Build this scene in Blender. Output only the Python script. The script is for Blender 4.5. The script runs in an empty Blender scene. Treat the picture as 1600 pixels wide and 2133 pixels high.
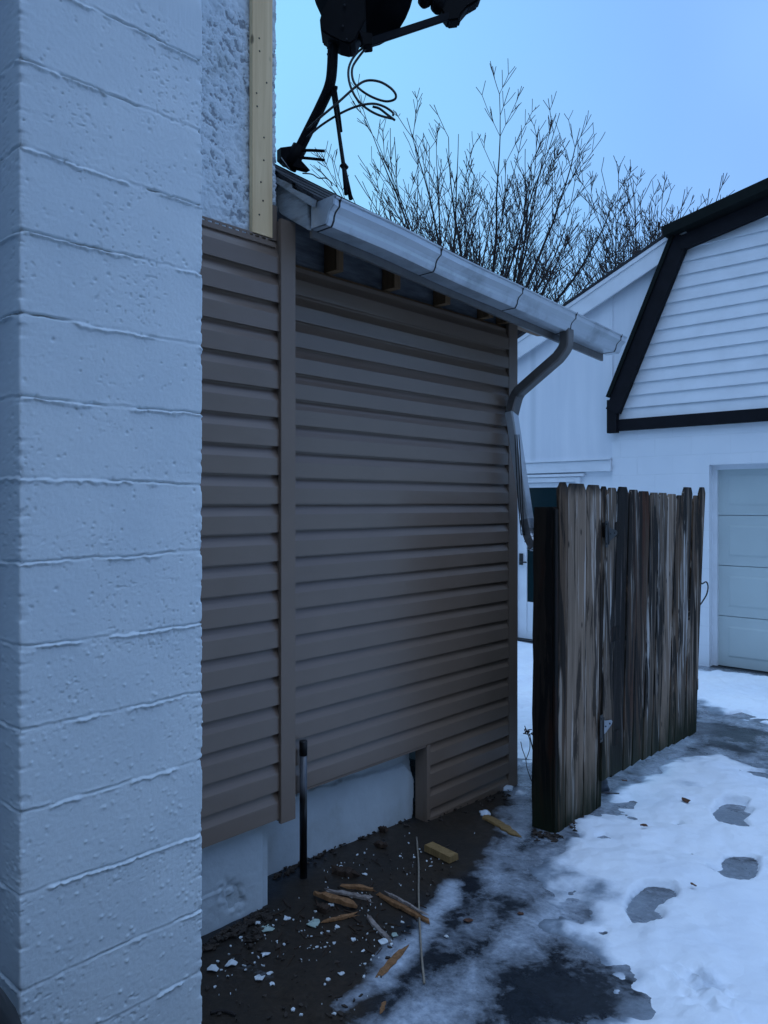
import bpy, bmesh, math, random
import numpy as np
from mathutils import Vector

S = bpy.context.scene
COL = S.collection
R = math.radians

# ------------------------------------------------------------------ camera
CAM_H, YAW, FPX, HOR = 1.61, R(43.0), 1600.0, 1049.0       # photo pixels: 1600 x 2133
cam = bpy.data.cameras.new('camera')
co = bpy.data.objects.new('camera', cam); COL.objects.link(co)
co.location = (0, 0, CAM_H); co.rotation_euler = (R(90), 0, YAW)
cam.sensor_width = 36; cam.lens = 36 * FPX / 2133.0
cam.shift_y = (HOR - 1066.5) / 2133.0
cam.clip_start = 0.05; cam.clip_end = 500
S.camera = co

# ------------------------------------------------------------------ sky, sun, exposure
SUN_AZ, SUN_EL = R(118), R(16)              # azimuth from +Y towards +X: low, behind the camera's right shoulder
W = bpy.data.worlds.new('World'); S.world = W; W.use_nodes = True
nt = W.node_tree; bg = nt.nodes['Background']
sk = nt.nodes.new('ShaderNodeTexSky'); sk.sky_type = 'NISHITA'; sk.sun_disc = False
sk.sun_elevation = SUN_EL; sk.sun_rotation = SUN_AZ; sk.ozone_density = 3.0; sk.air_density = 1.0; sk.dust_density = 1.0
def wn(t): return nt.nodes.new(t)
def wmix(f, a, b):
    m = wn('ShaderNodeMix'); m.data_type = 'RGBA'
    for inp, v in ((m.inputs[0], f), (m.inputs[6], a), (m.inputs[7], b)):
        if hasattr(v, 'is_linked'): nt.links.new(v, inp)
        else: inp.default_value = v
    return m.outputs[2]
tc = wn('ShaderNodeTexCoord'); xyz = wn('ShaderNodeSeparateXYZ'); nt.links.new(tc.outputs['Generated'], xyz.inputs[0])
def wrange(sock, a, b):
    m = wn('ShaderNodeMapRange'); m.interpolation_type = 'SMOOTHSTEP'; nt.links.new(sock, m.inputs[0]); m.inputs[1].default_value = a; m.inputs[2].default_value = b; return m.outputs[0]
cl = wn('ShaderNodeTexNoise'); cl.inputs['Scale'].default_value = 1.6; cl.inputs['Detail'].default_value = 3; nt.links.new(tc.outputs['Generated'], cl.inputs[0])
low = wmix(wrange(xyz.outputs[0], -.75, -.15), (3.5, 8.2, 11.8, 1), (2.45, 4.7, 11.0, 1))       # dusk cloud: cyan to the left, deeper blue to the right
low = wmix(wrange(cl.outputs[0], .42, .72), low, (3.3, 6.3, 11.4, 1))
low = wmix(wrange(xyz.outputs[1], .1, -.6), low, (4.6, 7.6, 13.0, 1))                          # brighter towards the set sun behind the camera
low = wmix(wrange(xyz.outputs[2], .30, .10), low, (4.3, 7.6, 11.6, 1))                         # paler towards the rooflines
sky = wmix(wrange(xyz.outputs[2], .56, .95), low, (9.6, 14.0, 21.5, 1))                         # overcast: brightest overhead
sky = wmix(.90, sk.outputs[0], sky)
nt.links.new(sky, bg.inputs[0]); bg.inputs[1].default_value = 0.1
sl = bpy.data.lights.new('sun', 'SUN'); sl.energy = 0.15; sl.angle = R(70); sl.color = (1.0, 0.93, 0.86)
so = bpy.data.objects.new('sun', sl); COL.objects.link(so)
sd = Vector((math.sin(SUN_AZ) * math.cos(R(58)), math.cos(SUN_AZ) * math.cos(R(58)), math.sin(R(58))))
so.rotation_euler = sd.to_track_quat('Z', 'Y').to_euler(); so.location = (4, -4, 8)
S.view_settings.view_transform = 'Standard'; S.view_settings.look = 'None'
S.view_settings.exposure = 0.0; S.view_settings.gamma = 1.0

# ------------------------------------------------------------------ measuring helpers (photo pixel -> place in the world)
sy, cy = math.sin(YAW), math.cos(YAW)
def ray(px, py):
    t = (px - 800) / FPX
    return np.array((-sy + t * cy, cy + t * sy, (HOR - py) / FPX))
def at_d(px, py, d): r = ray(px, py); return np.array((0, 0, CAM_H)) + r * d
def at_x(px, py, x): return at_d(px, py, x / ray(px, py)[0])
def at_y(px, py, y): return at_d(px, py, y / ray(px, py)[1])
def sstep(a, b, v):
    u = np.clip((np.asarray(v, float) - a) / (b - a), 0, 1); return u * u * (3 - 2 * u)
def gz(y): return -0.12 * sstep(1.2, 5.5, y)
def at_g(px, py, up=0.0):
    r = ray(px, py); d = CAM_H / -r[2]
    for _ in range(12): d = (CAM_H - float(gz(r[1] * d)) - up) / -r[2]
    return at_d(px, py, d)

# ------------------------------------------------------------------ numpy noise
def _hash(ix, iy, seed):
    h = (ix.astype(np.int64) * 374761393 + iy.astype(np.int64) * 668265263 + seed * 974711) & 0xffffffff
    h = ((h ^ (h >> 13)) * 1274126177) & 0xffffffff
    return ((h ^ (h >> 16)) & 0xffff) / 65535.0
def vnoise(x, y, seed=0):
    x = np.asarray(x, float); y = np.asarray(y, float)
    ix = np.floor(x); iy = np.floor(y); fx = x - ix; fy = y - iy
    fx = fx * fx * (3 - 2 * fx); fy = fy * fy * (3 - 2 * fy)
    a = _hash(ix, iy, seed); b = _hash(ix + 1, iy, seed); c = _hash(ix, iy + 1, seed); d = _hash(ix + 1, iy + 1, seed)
    return (a + (b - a) * fx) * (1 - fy) + (c + (d - c) * fx) * fy
def fbm(x, y, seed=0, o=4):
    s = 0; a = 0.5; t = 0
    for i in range(o):
        s = s + a * vnoise(x * 2 ** i + 17.3 * i, y * 2 ** i - 9.1 * i, seed + i); t += a; a *= .5
    return s / t
def poly_sd(x, y, poly):                     # signed distance, positive inside
    p = np.asarray(poly, float); d = np.full(x.shape, 1e9); ins = np.zeros(x.shape, bool)
    for i in range(len(p)):
        a, b = p[i], p[(i + 1) % len(p)]; e = b - a
        wx, wy = x - a[0], y - a[1]
        k = np.clip((wx * e[0] + wy * e[1]) / max(e @ e, 1e-12), 0, 1)
        d = np.minimum(d, np.hypot(wx - e[0] * k, wy - e[1] * k))
        if a[1] != b[1]:
            c = (a[1] > y) != (b[1] > y)
            ins ^= c & (x < (b[0] - a[0]) * (y - a[1]) / (b[1] - a[1]) + a[0])
    return np.where(ins, d, -d)
def line_d(x, y, pts):
    d = np.full(x.shape, 1e9)
    for a, b in zip(pts[:-1], pts[1:]):
        a = np.array(a[:2]); b = np.array(b[:2]); e = b - a; wx, wy = x - a[0], y - a[1]
        k = np.clip((wx * e[0] + wy * e[1]) / max(e @ e, 1e-12), 0, 1)
        d = np.minimum(d, np.hypot(wx - e[0] * k, wy - e[1] * k))
    return d

# ------------------------------------------------------------------ materials
class Mat:
    def __init__(s, name, rough=.6, spec=.5, metal=0):
        s.m = bpy.data.materials.new(name); s.m.use_nodes = True; s.nt = s.m.node_tree
        s.b = s.nt.nodes['Principled BSDF']
        s.b.inputs['Roughness'].default_value = rough; s.b.inputs['Specular IOR Level'].default_value = spec
        s.b.inputs['Metallic'].default_value = metal
    def n(s, t): return s.nt.nodes.new(t)
    def L(s, a, b): s.nt.links.new(a, b)
    def set(s, inp, v):
        if hasattr(v, 'is_linked'): s.L(v, inp)
        elif isinstance(v, (tuple, list)) and len(v) == 3 and inp.type == 'RGBA': inp.default_value = (*v, 1)
        else: inp.default_value = v
    def co(s, scale=(1, 1, 1), rnd=False, kind='Object'):
        t = s.n('ShaderNodeTexCoord'); m = s.n('ShaderNodeMapping'); m.inputs['Scale'].default_value = scale
        s.L(t.outputs[kind], m.inputs[0])
        if rnd:
            oi = s.n('ShaderNodeObjectInfo'); mu = s.n('ShaderNodeMath'); mu.operation = 'MULTIPLY'; mu.inputs[1].default_value = 60
            s.L(oi.outputs['Random'], mu.inputs[0]); s.L(mu.outputs[0], m.inputs['Location'])
        return m.outputs[0]
    def noise(s, vec, scale, detail=4, rough=.55, dist=0):
        n = s.n('ShaderNodeTexNoise'); s.L(vec, n.inputs['Vector']); n.inputs['Scale'].default_value = scale
        n.inputs['Detail'].default_value = detail; n.inputs['Roughness'].default_value = rough; n.inputs['Distortion'].default_value = dist
        return n.outputs[0]
    def vor(s, vec, scale, feat='F1'):
        n = s.n('ShaderNodeTexVoronoi'); n.feature = feat; s.L(vec, n.inputs['Vector']); n.inputs['Scale'].default_value = scale
        return n.outputs['Distance']
    def attr(s, name):
        n = s.n('ShaderNodeAttribute'); n.attribute_name = name; return n.outputs['Fac']
    def ramp(s, f, pts):
        r = s.n('ShaderNodeValToRGB'); e = r.color_ramp.elements
        while len(e) < len(pts): e.new(.5)
        for k, (p, c) in zip(e, pts):
            k.position = p; k.color = (*c, 1) if isinstance(c, (tuple, list)) else (c, c, c, 1)
        s.L(f, r.inputs[0]); return r.outputs[0]
    def mix(s, f, a, b, mode='MIX'):
        m = s.n('ShaderNodeMix'); m.data_type = 'RGBA'; m.blend_type = mode
        s.set(m.inputs[0], f); s.set(m.inputs[6], a); s.set(m.inputs[7], b); return m.outputs[2]
    def math(s, op, a, b=0.0, clamp=False):
        m = s.n('ShaderNodeMath'); m.operation = op; m.use_clamp = clamp; s.set(m.inputs[0], a); s.set(m.inputs[1], b); return m.outputs[0]
    def bump(s, h, strength=.3, dist=.01):
        n = s.n('ShaderNodeBump'); n.inputs['Strength'].default_value = strength; n.inputs['Distance'].default_value = dist
        s.L(h, n.inputs['Height'])
        if s.b.inputs['Normal'].is_linked: s.L(s.b.inputs['Normal'].links[0].from_socket, n.inputs['Normal'])
        s.L(n.outputs[0], s.b.inputs['Normal'])
    def base(s, c): s.set(s.b.inputs['Base Color'], c)
    def rough(s, r): s.set(s.b.inputs['Roughness'], r)

def plain(name, c, rough=.6, var=.12, scale=6, bump=.15, bscale=120, stretch=(1, 1, 1), spec=.5, metal=0, dirt=None):
    m = Mat(name, rough, spec, metal); v = m.co(stretch, True)
    lo = tuple(x * (1 - var) for x in c); hi = tuple(min(1, x * (1 + var)) for x in c)
    col = m.ramp(m.noise(v, scale, 5), [(.3, lo), (.7, hi)])
    if dirt:
        col = m.mix(m.ramp(m.noise(v, dirt[1], 6, .65), [(dirt[2], 0), (dirt[2] + .14, dirt[3])]), col, dirt[0])
    m.base(col)
    if bump: m.bump(m.noise(v, bscale, 4), bump, .004)
    return m.m

def mk_block():
    m = Mat('painted_block', .62, .35); v = m.co()
    col = m.ramp(m.noise(v, 3.2, 5), [(.3, (.635, .725, .785)), (.7, (.715, .795, .84))])
    col = m.mix(m.ramp(m.noise(v, 1.1, 4), [(.45, 0), (.7, .35)]), col, (.55, .62, .66))
    col = m.mix(m.ramp(m.attr('crev'), [(.25, 0), (.95, .85)]), col, (.22, .23, .22))      # unpainted grit down in the open joints
    m.base(col); m.bump(m.noise(v, 300, 5, .7), .35, .002)
    return m.m
def mk_stucco():
    m = Mat('stucco', .85, .2); v = m.co()
    col = m.ramp(m.noise(v, 7, 5), [(.3, (.60, .68, .73)), (.7, (.72, .79, .83))])
    col = m.mix(m.ramp(m.attr('crev'), [(.2, 0), (.8, .9)]), col, (.26, .29, .32))
    col = m.mix(m.ramp(m.noise(v, 2.6, 6, .7), [(.58, 0), (.72, .5)]), col, (.33, .37, .35))
    m.base(col); m.bump(m.noise(v, 160, 4), .4, .004); return m.m
def mk_siding():
    m = Mat('vinyl_siding', .34, .6); v = m.co((2.2, 2.2, 26))
    col = m.ramp(m.noise(m.co(), 2.0, 4), [(.3, (.182, .130, .097)), (.7, (.208, .150, .112))])
    m.base(col); m.bump(m.noise(v, 9, 5, .7), .12, .002); m.bump(m.noise(m.co((1, 1.2, 3)), 3.0, 2), .25, .012); return m.m
def mk_wood(name, c1, c2, grain=1.0, knots=True, rough=.7, axis='Z'):
    st = {'Z': (34, 34, 1.6), 'Y': (34, 1.6, 34), 'X': (1.6, 34, 34)}[axis]
    m = Mat(name, rough, .3); v = m.co(st, True)
    f = m.noise(v, grain, 6, .65, 1.2)
    col = m.ramp(f, [(.3, c1), (.68, c2)])
    if knots:
        k = m.vor(m.co((9, 9, 5), True), 1.0)
        col = m.mix(m.ramp(k, [(.07, .85), (.12, 0)]), col, tuple(x * .28 for x in c1))
    m.base(col); m.bump(f, .25, .004); return m.m
def mk_fence(name, light, dark, streak, rot, amt, thr):
    """weathered board: worn pale patches, dark wet stain with shapes of its own, green foot"""
    m = Mat(name, .8, .2); v = m.co((42, 42, 1.3), True)
    f = m.noise(v, 1.0, 8, .72, .9)
    col = m.ramp(f, [(.30, tuple(x * .35 for x in light)), (.46, light), (.74, tuple(min(1, x * 1.45) for x in light))])
    h = m.noise(m.co((20, 20, .9), True), 1.0, 6, .62, .9)
    col = m.mix(m.ramp(h, [(.54, 0), (.605, .85)]), col, streak)
    if rot: col = m.mix(m.ramp(m.noise(m.co((14, 14, 1.0), True), 1.0, 4), [(.52, 0), (.60, .85)]), col, rot)
    g = m.noise(m.co((9, 9, .95), True), 1.0, 7, .62, 1.3)
    col = m.mix(m.ramp(g, [(thr - .005, 0), (thr + .05, amt)]), col, dark)
    c = m.noise(m.co((75, 75, .9), True), 1.0, 5, .6, .7)
    col = m.mix(m.ramp(c, [(.60, 0), (.66, .9)]), col, tuple(x * .12 for x in light))            # checks along the grain
    k = m.vor(m.co((11, 11, 4.2), True), 1.0)
    col = m.mix(m.ramp(k, [(.05, .9), (.10, 0)]), col, (.008, .006, .005))
    z = m.n('ShaderNodeSeparateXYZ'); m.L(m.co(), z.inputs[0])
    foot = m.math('ADD', z.outputs[2], m.math('MULTIPLY', m.noise(m.co((14, 14, 3)), 1.2, 5), .55))
    col = m.mix(m.ramp(foot, [(.30, .95), (.66, 0)]), col, (.013, .019, .008))
    top = m.math('ADD', z.outputs[2], m.math('MULTIPLY', m.noise(m.co((25, 25, 6), True), 1.0, 4), -.16))
    col = m.mix(m.ramp(m.math('MULTIPLY', top, .5), [(.825, 0), (.86, .85)]), col, (.010, .009, .008))   # blackened end grain
    m.base(col); m.bump(f, .6, .007); m.bump(c, .4, .004); return m.m
def mk_ground():
    m = Mat('wet_ground', .4, .32); v = m.co()
    n1 = m.noise(v, 3.5, 6, .6); n2 = m.noise(v, 40, 5, .7); n3 = m.noise(v, 260, 3, .6)
    asp = m.ramp(n2, [(.3, (.006, .009, .013)), (.7, (.020, .026, .035))])
    asp = m.mix(m.ramp(n3, [(.62, 0), (.7, .5)]), asp, (.09, .10, .12))
    br = m.ramp(n2, [(.3, (.016, .012, .0085)), (.7, (.040, .029, .020))])
    br = m.mix(m.ramp(n1, [(.45, 0), (.62, .6)]), br, (.016, .014, .012))
    col = m.mix(m.attr('dirt'), asp, br)
    big = m.noise(v, 5.5, 8, .66, .5); fin = m.noise(v, 34, 5, .75)
    sl = m.math('ADD', m.attr('slush'), m.math('ADD', m.math('MULTIPLY', m.math('SUBTRACT', big, .5), 1.5), m.math('MULTIPLY', m.math('SUBTRACT', fin, .5), .55)))
    sl = m.math('MULTIPLY', sl, m.ramp(m.attr('slush'), [(.02, 0), (.14, 1)]))
    slf = m.ramp(sl, [(.20, 0), (.42, .35), (.9, 1)])
    sc = m.ramp(n2, [(.3, (.26, .31, .38)), (.7, (.50, .57, .66))])
    col = m.mix(slf, col, sc)
    ic = m.math('MULTIPLY', m.attr('ice'), m.ramp(m.noise(v, 13, 5, .6), [(.25, .55), (.6, 1)]))
    col = m.mix(ic, col, m.ramp(n2, [(.3, (.17, .21, .25)), (.7, (.24, .28, .33))]))
    m.base(col)
    m.rough(m.ramp(m.math('ADD', n1, m.math('MULTIPLY', m.attr('dirt'), .22)), [(.38, .10), (.66, .58)]))
    m.bump(n2, .35, .006); m.bump(n3, .3, .002); m.bump(slf, .5, .012); return m.m
def mk_snow():
    m = Mat('snow', .7, .3); v = m.co()
    n = m.noise(v, 6, 5, .6); thin = m.attr('thick_shade')  # thin: snow thickness mixed with the painted soft shade of hollows
    col = m.ramp(m.noise(v, 1.6, 5), [(.3, (.76, .83, .92)), (.7, (.86, .91, .96))])
    t = m.math('ADD', thin, m.math('MULTIPLY', m.math('SUBTRACT', n, .5), .7))
    wet = m.ramp(t, [(.02, (.075, .095, .12)), (.20, (.22, .27, .33)), (.40, (.46, .53, .62))])
    col = m.mix(m.ramp(t, [(.24, 1), (.52, 0)]), col, wet)
    m.rough(m.ramp(t, [(.05, .3), (.45, .75)]))
    m.base(col); m.bump(m.noise(v, 90, 4, .65), .35, .006); m.bump(m.noise(v, 14, 3), .35, .02); return m.m
def mk_brickwall():
    m = Mat('painted_block_wall', .6, .3); v = m.co((1, 1, 1)); v2 = m.n('ShaderNodeMapping'); m.L(v, v2.inputs[0]); v2.inputs['Rotation'].default_value = (R(-90), 0, 0)
    b = m.n('ShaderNodeTexBrick'); m.L(v2.outputs[0], b.inputs['Vector']); b.inputs['Scale'].default_value = 1
    b.inputs['Brick Width'].default_value = .406; b.inputs['Row Height'].default_value = .203; b.inputs['Mortar Size'].default_value = .006
    b.inputs['Mortar Smooth'].default_value = .6; b.offset = .5
    col = m.ramp(m.noise(v, 1.5, 5), [(.3, (.70, .75, .81)), (.7, (.78, .82, .87))])
    m.base(m.mix(m.math('MULTIPLY', b.outputs['Fac'], .10), col, (.5, .55, .6)))
    iv = m.math('SUBTRACT', 1.0, b.outputs['Fac']); m.bump(iv, .35, .006); m.bump(m.noise(v, 60, 4), .2, .004); return m.m
def mk_panelwall():
    m = Mat('painted_panel', .55, .35); v = m.co((7, 7, .7))
    col = m.ramp(m.noise(v, 1, 5), [(.3, (.66, .71, .78)), (.7, (.75, .79, .85))])
    w = m.n('ShaderNodeTexWave'); w.bands_direction = 'X'; w.inputs['Scale'].default_value = .13; w.inputs['Distortion'].default_value = 0
    m.L(m.co(), w.inputs[0]); g = m.ramp(w.outputs['Fac'], [(0, 0), (.004, 1)])
    m.base(m.mix(g, (.60, .65, .71), col)); m.bump(g, .3, .004); m.bump(m.noise(v, 4, 3), .1, .004); return m.m
def mk_shingle():
    m = Mat('asphalt_shingle', .85, .25); v = m.co()
    m.base(m.ramp(m.noise(v, 90, 4, .8), [(.35, (.010, .011, .014)), (.7, (.05, .052, .058))])); m.bump(m.noise(v, 300, 2), .5, .004); return m.m
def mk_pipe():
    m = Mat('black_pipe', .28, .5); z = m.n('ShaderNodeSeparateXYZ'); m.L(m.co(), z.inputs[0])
    a = m.ramp(z.outputs[2], [(.33, 0), (.40, .8), (.55, .8), (.557, 0)])  # pale band: bluish sheen of the glossy shaft painted into the colour
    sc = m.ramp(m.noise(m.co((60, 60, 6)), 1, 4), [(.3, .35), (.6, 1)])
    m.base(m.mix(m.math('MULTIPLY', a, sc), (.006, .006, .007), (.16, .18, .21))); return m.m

WOODL = (.66, .47, .26)
M = dict(
    block=mk_block(), stucco=mk_stucco(), siding=mk_siding(), ground=mk_ground(), snow=mk_snow(), shingle=mk_shingle(),
    vinyl=plain('vinyl_trim', (.200, .144, .108), .42, .08, 3, .08),
    board=mk_wood('new_board', (.72, .50, .27), (.90, .66, .38), .55, True, .65),
    rafter=mk_wood('rafter_wood', (.15, .085, .042), (.26, .155, .080), .6, False),
    felt=plain('insulation_sheet', (.11, .115, .125), .55, .45, 22, .5, 60, (1, .35, 2)),
    dark=plain('dark_void', (.012, .012, .014), .9, .2, 4, 0),
    found=plain('painted_foundation', (.50, .57, .62), .65, .10, 4, .35, 70, dirt=((.34, .38, .38), 2.5, .56, .5)),
    oldwhite=plain('weathered_white_board', (.34, .36, .37), .75, .2, 9, .4, 50, (1, 2, 4), dirt=((.16, .16, .15), 6, .52, .75)),
    gutter=plain('gutter_aluminium', (.52, .57, .62), .30, .07, 5, .06, 30, dirt=((.20, .22, .24), 3.0, .52, .55), metal=.35, spec=.6),
    down=plain('downspout_aluminium', (.12, .112, .108), .35, .18, 7, .06, 30, (2, 2, 1), dirt=((.10, .10, .10), 4, .5, .7)),
    seam=plain('black_sealant', (.012, .013, .015), .5, .2, 9, 0),
    wallblock=mk_brickwall(), wallpanel=mk_panelwall(),
    white=plain('white_paint', (.72, .76, .81), .5, .06, 4, .1, 60),
    gdoor=plain('garage_door_paint', (.47, .545, .55), .45, .05, 2, .05, 80),
    black=plain('black_trim_paint', (.006, .006, .009), .75, .3, 8, .3, 40, spec=.2),
    green=plain('dark_green_roofing', (.005, .008, .0075), .8, .25, 12, .3, 60, spec=.15),
    metal=plain('dark_metal', (.003, .0033, .0045), .65, .3, 14, .1, 60, spec=.12),
    cable=plain('black_cable', (.008, .008, .009), .45, .2, 9, 0),
    steel=plain('galvanised_steel', (.30, .32, .35), .35, .25, 20, .1, 60, metal=.8),
    iron=plain('black_iron', (.010, .010, .011), .5, .3, 12, .2, 60),
    bark=plain('bark', (.018, .013, .012), .9, .35, 12, .3, 60),
    twig=plain('twig_bark', (.024, .016, .015), .9, .35, 5, 0),
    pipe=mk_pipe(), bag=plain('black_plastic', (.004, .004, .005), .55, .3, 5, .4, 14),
    leaf=plain('dead_leaf', (.085, .032, .014), .7, .35, 30, .3, 90),
    litter=plain('leaf_litter', (.030, .021, .015), .8, .5, 30, .2, 90),
    flake=plain('paint_flake', (.62, .67, .70), .6, .18, 20, .2, 90),
    green_flake=plain('green_flake', (.33, .42, .38), .6, .2, 20, .2, 90),
    cord=plain('pale_cord', (.23, .20, .16), .8, .2, 40, 0),
    chunk=mk_wood('dark_wood', (.022, .013, .009), (.055, .034, .022), .8, False, .8),
    split=mk_wood('split_wood', (.13, .062, .026), (.33, .170, .078), 1.4, False, .7),
    lumber=mk_wood('yellow_lumber', (.17, .105, .040), (.29, .19, .080), 1.2, False, .7),
    grey=mk_wood('grey_wood', (.13, .10, .085), (.34, .30, .28), .9, False, .8),
    ice=plain('ice_lump', (.62, .70, .80), .25, .1, 12, .3, 40),
    fl=mk_fence('fence_light', (.200, .146, .106), (.020, .013, .009), (.46, .41, .365), None, .88, .56),
    fm=mk_fence('fence_brown', (.090, .057, .036), (.012, .008, .005), (.32, .27, .225), None, .94, .50),
    fd=mk_fence('fence_dark', (.040, .029, .022), (.008, .006, .005), (.13, .12, .115), None, .95, .42),
    fr=mk_fence('fence_rusty', (.065, .040, .026), (.010, .007, .005), (.26, .235, .21), (.060, .019, .007), .95, .49),
    fs=mk_fence('fence_silver', (.115, .085, .062), (.009, .0065, .005), (.50, .48, .46), None, .96, .495),
    fp=mk_fence('fence_post', (.016, .011, .008), (.003, .003, .003), (.022, .015, .011), (.022, .007, .003), .95, .50),
)
def mk_glass():
    m = Mat('door_glass', .12, .15); m.base((.004, .018, .022)); return m.m
M['glass'] = mk_glass()

# ------------------------------------------------------------------ object helpers
def thing(name, label, cat, loc=(0, 0, 0), group=None):
    o = bpy.data.objects.new(name, None); o.empty_display_size = .1; COL.objects.link(o)
    o.location = loc; o['label'] = label; o['category'] = cat
    if group: o['group'] = group
    return o
def tag(o, label, cat, group=None):
    o['label'] = label; o['category'] = cat
    if group: o['group'] = group
    return o
def kind(o, k, label=None):
    o['kind'] = k
    if label: o['label'] = label
    return o
def base_of(p):
    b = Vector((0, 0, 0))
    while p: b += p.location; p = p.parent
    return b
class Geo:
    """collects boxes, tubes, prisms in world coordinates; build() links them as ONE mesh object"""
    def __init__(s): s.v = []; s.f = []; s.sm = []
    def add(s, vs, fs, smooth=False):
        o = len(s.v); s.v += [tuple(map(float, p)) for p in vs]; s.f += [tuple(i + o for i in f) for f in fs]; s.sm += [smooth] * len(fs); return s
    def box(s, x0, x1, y0, y1, z0, z1):
        v = [(x, y, z) for z in (z0, z1) for y in (y0, y1) for x in (x0, x1)]
        return s.add(v, [(0, 2, 3, 1), (4, 5, 7, 6), (0, 1, 5, 4), (2, 6, 7, 3), (0, 4, 6, 2), (1, 3, 7, 5)])
    def hexa(s, a, b):              # two quads a (4 pts) and b (4 pts)
        return s.add(list(a) + list(b), [(3, 2, 1, 0), (4, 5, 6, 7)] + [(i, (i + 1) % 4, 4 + (i + 1) % 4, 4 + i) for i in range(4)])
    def bar(s, p, q, w, h, up=(0, 0, 1)):
        p = Vector(p); q = Vector(q); d = (q - p).normalized(); u = Vector(up); r = d.cross(u)
        if r.length < 1e-4: r = d.cross(Vector((1, 0, 0)))
        r.normalize(); u = r.cross(d).normalized(); r = r * w / 2; u = u * h / 2
        f = lambda c: [c - r - u, c + r - u, c + r + u, c - r + u]
        return s.hexa(f(p), f(q))
    def tube(s, pts, rad, n=8, cap=True):
        pts = [Vector(p) for p in pts]; rr = rad if isinstance(rad, (list, tuple)) else [rad] * len(pts)
        vs = []; prev = None
        for i, p in enumerate(pts):
            d = (pts[min(i + 1, len(pts) - 1)] - pts[max(i - 1, 0)]).normalized()
            if prev is None:
                a = d.cross(Vector((0, 0, 1)))
                if a.length < .05: a = d.cross(Vector((1, 0, 0)))
            else: a = prev - d * prev.dot(d)
            a.normalize(); prev = a; b = d.cross(a)
            vs += [p + (a * math.cos(t) + b * math.sin(t)) * rr[i] for t in (2 * math.pi * k / n for k in range(n))]
        fs = [(i * n + k, i * n + (k + 1) % n, (i + 1) * n + (k + 1) % n, (i + 1) * n + k) for i in range(len(pts) - 1) for k in range(n)]
        if cap: fs += [tuple(range(n - 1, -1, -1)), tuple((len(pts) - 1) * n + k for k in range(n))]
        return s.add(vs, fs, True)
    def prism(s, outline, axis_vec):
        n = len(outline); a = [Vector(p) for p in outline]; b = [p + Vector(axis_vec) for p in a]
        return s.add(a + b, [tuple(range(n - 1, -1, -1)), tuple(range(n, 2 * n))] + [(i, (i + 1) % n, n + (i + 1) % n, n + i) for i in range(n)])
    def build(s, name, mat, parent=None, bevel=0, attrs=None):
        b = base_of(parent); me = bpy.data.meshes.new(name)
        me.from_pydata([(x - b.x, y - b.y, z - b.z) for x, y, z in s.v], [], s.f)
        me.polygons.foreach_set('use_smooth', s.sm); me.materials.append(mat); me.update()
        bm = bmesh.new(); bm.from_mesh(me); bmesh.ops.recalc_face_normals(bm, faces=bm.faces)
        if bevel: 
            es = [e for e in bm.edges if len(e.link_faces) == 2 and e.calc_face_angle(0) > .6]
            bmesh.ops.bevel(bm, geom=es, offset=bevel, segments=2, affect='EDGES', clamp_overlap=True)
        bm.to_mesh(me); bm.free()
        o = bpy.data.objects.new(name, me); COL.objects.link(o)
        if parent: o.parent = parent
        return o
def spline(pts, n=6):
    pts = [np.array(p, float) for p in pts]; P = [2 * pts[0] - pts[1]] + pts + [2 * pts[-1] - pts[-2]]; out = []
    for i in range(1, len(P) - 2):
        for k in range(n):
            t = k / n; a, b, c, d = P[i - 1:i + 3]
            out.append(.5 * (2 * b + (c - a) * t + (2 * a - 5 * b + 4 * c - d) * t * t + (3 * b - a - 3 * c + d) * t ** 3))
    return out + [pts[-1]]
def grid_obj(name, P, mat, parent=None, attrs=None, keep=None, smooth=True, flip=False):
    """P: (rows, cols, 3) world points"""
    h, w = P.shape[:2]; b = base_of(parent); V = P.reshape(-1, 3) - np.array(b)
    idx = np.arange(h * w).reshape(h, w)
    q = np.stack([idx[:-1, :-1], idx[:-1, 1:], idx[1:, 1:], idx[1:, :-1]], -1).reshape(-1, 4)
    if flip: q = q[:, ::-1]
    if keep is not None:
        k = keep.reshape(-1); q = q[k[q].any(1)]
        used = np.zeros(h * w, bool); used[q.ravel()] = True; mp = np.cumsum(used) - 1
        V = V[used]; q = mp[q]
        if attrs: attrs = {a: v.reshape(-1)[used] for a, v in attrs.items()}
    me = bpy.data.meshes.new(name); me.from_pydata(V.tolist(), [], q.tolist())
    me.polygons.foreach_set('use_smooth', [smooth] * len(q)); me.materials.append(mat)
    for a, v in (attrs or {}).items():
        at = me.attributes.new(a, 'FLOAT', 'POINT'); at.data.foreach_set('value', np.ascontiguousarray(v.reshape(-1), dtype=np.float32))
    me.update(); o = bpy.data.objects.new(name, me); COL.objects.link(o)
    if parent: o.parent = parent
    return o

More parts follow.
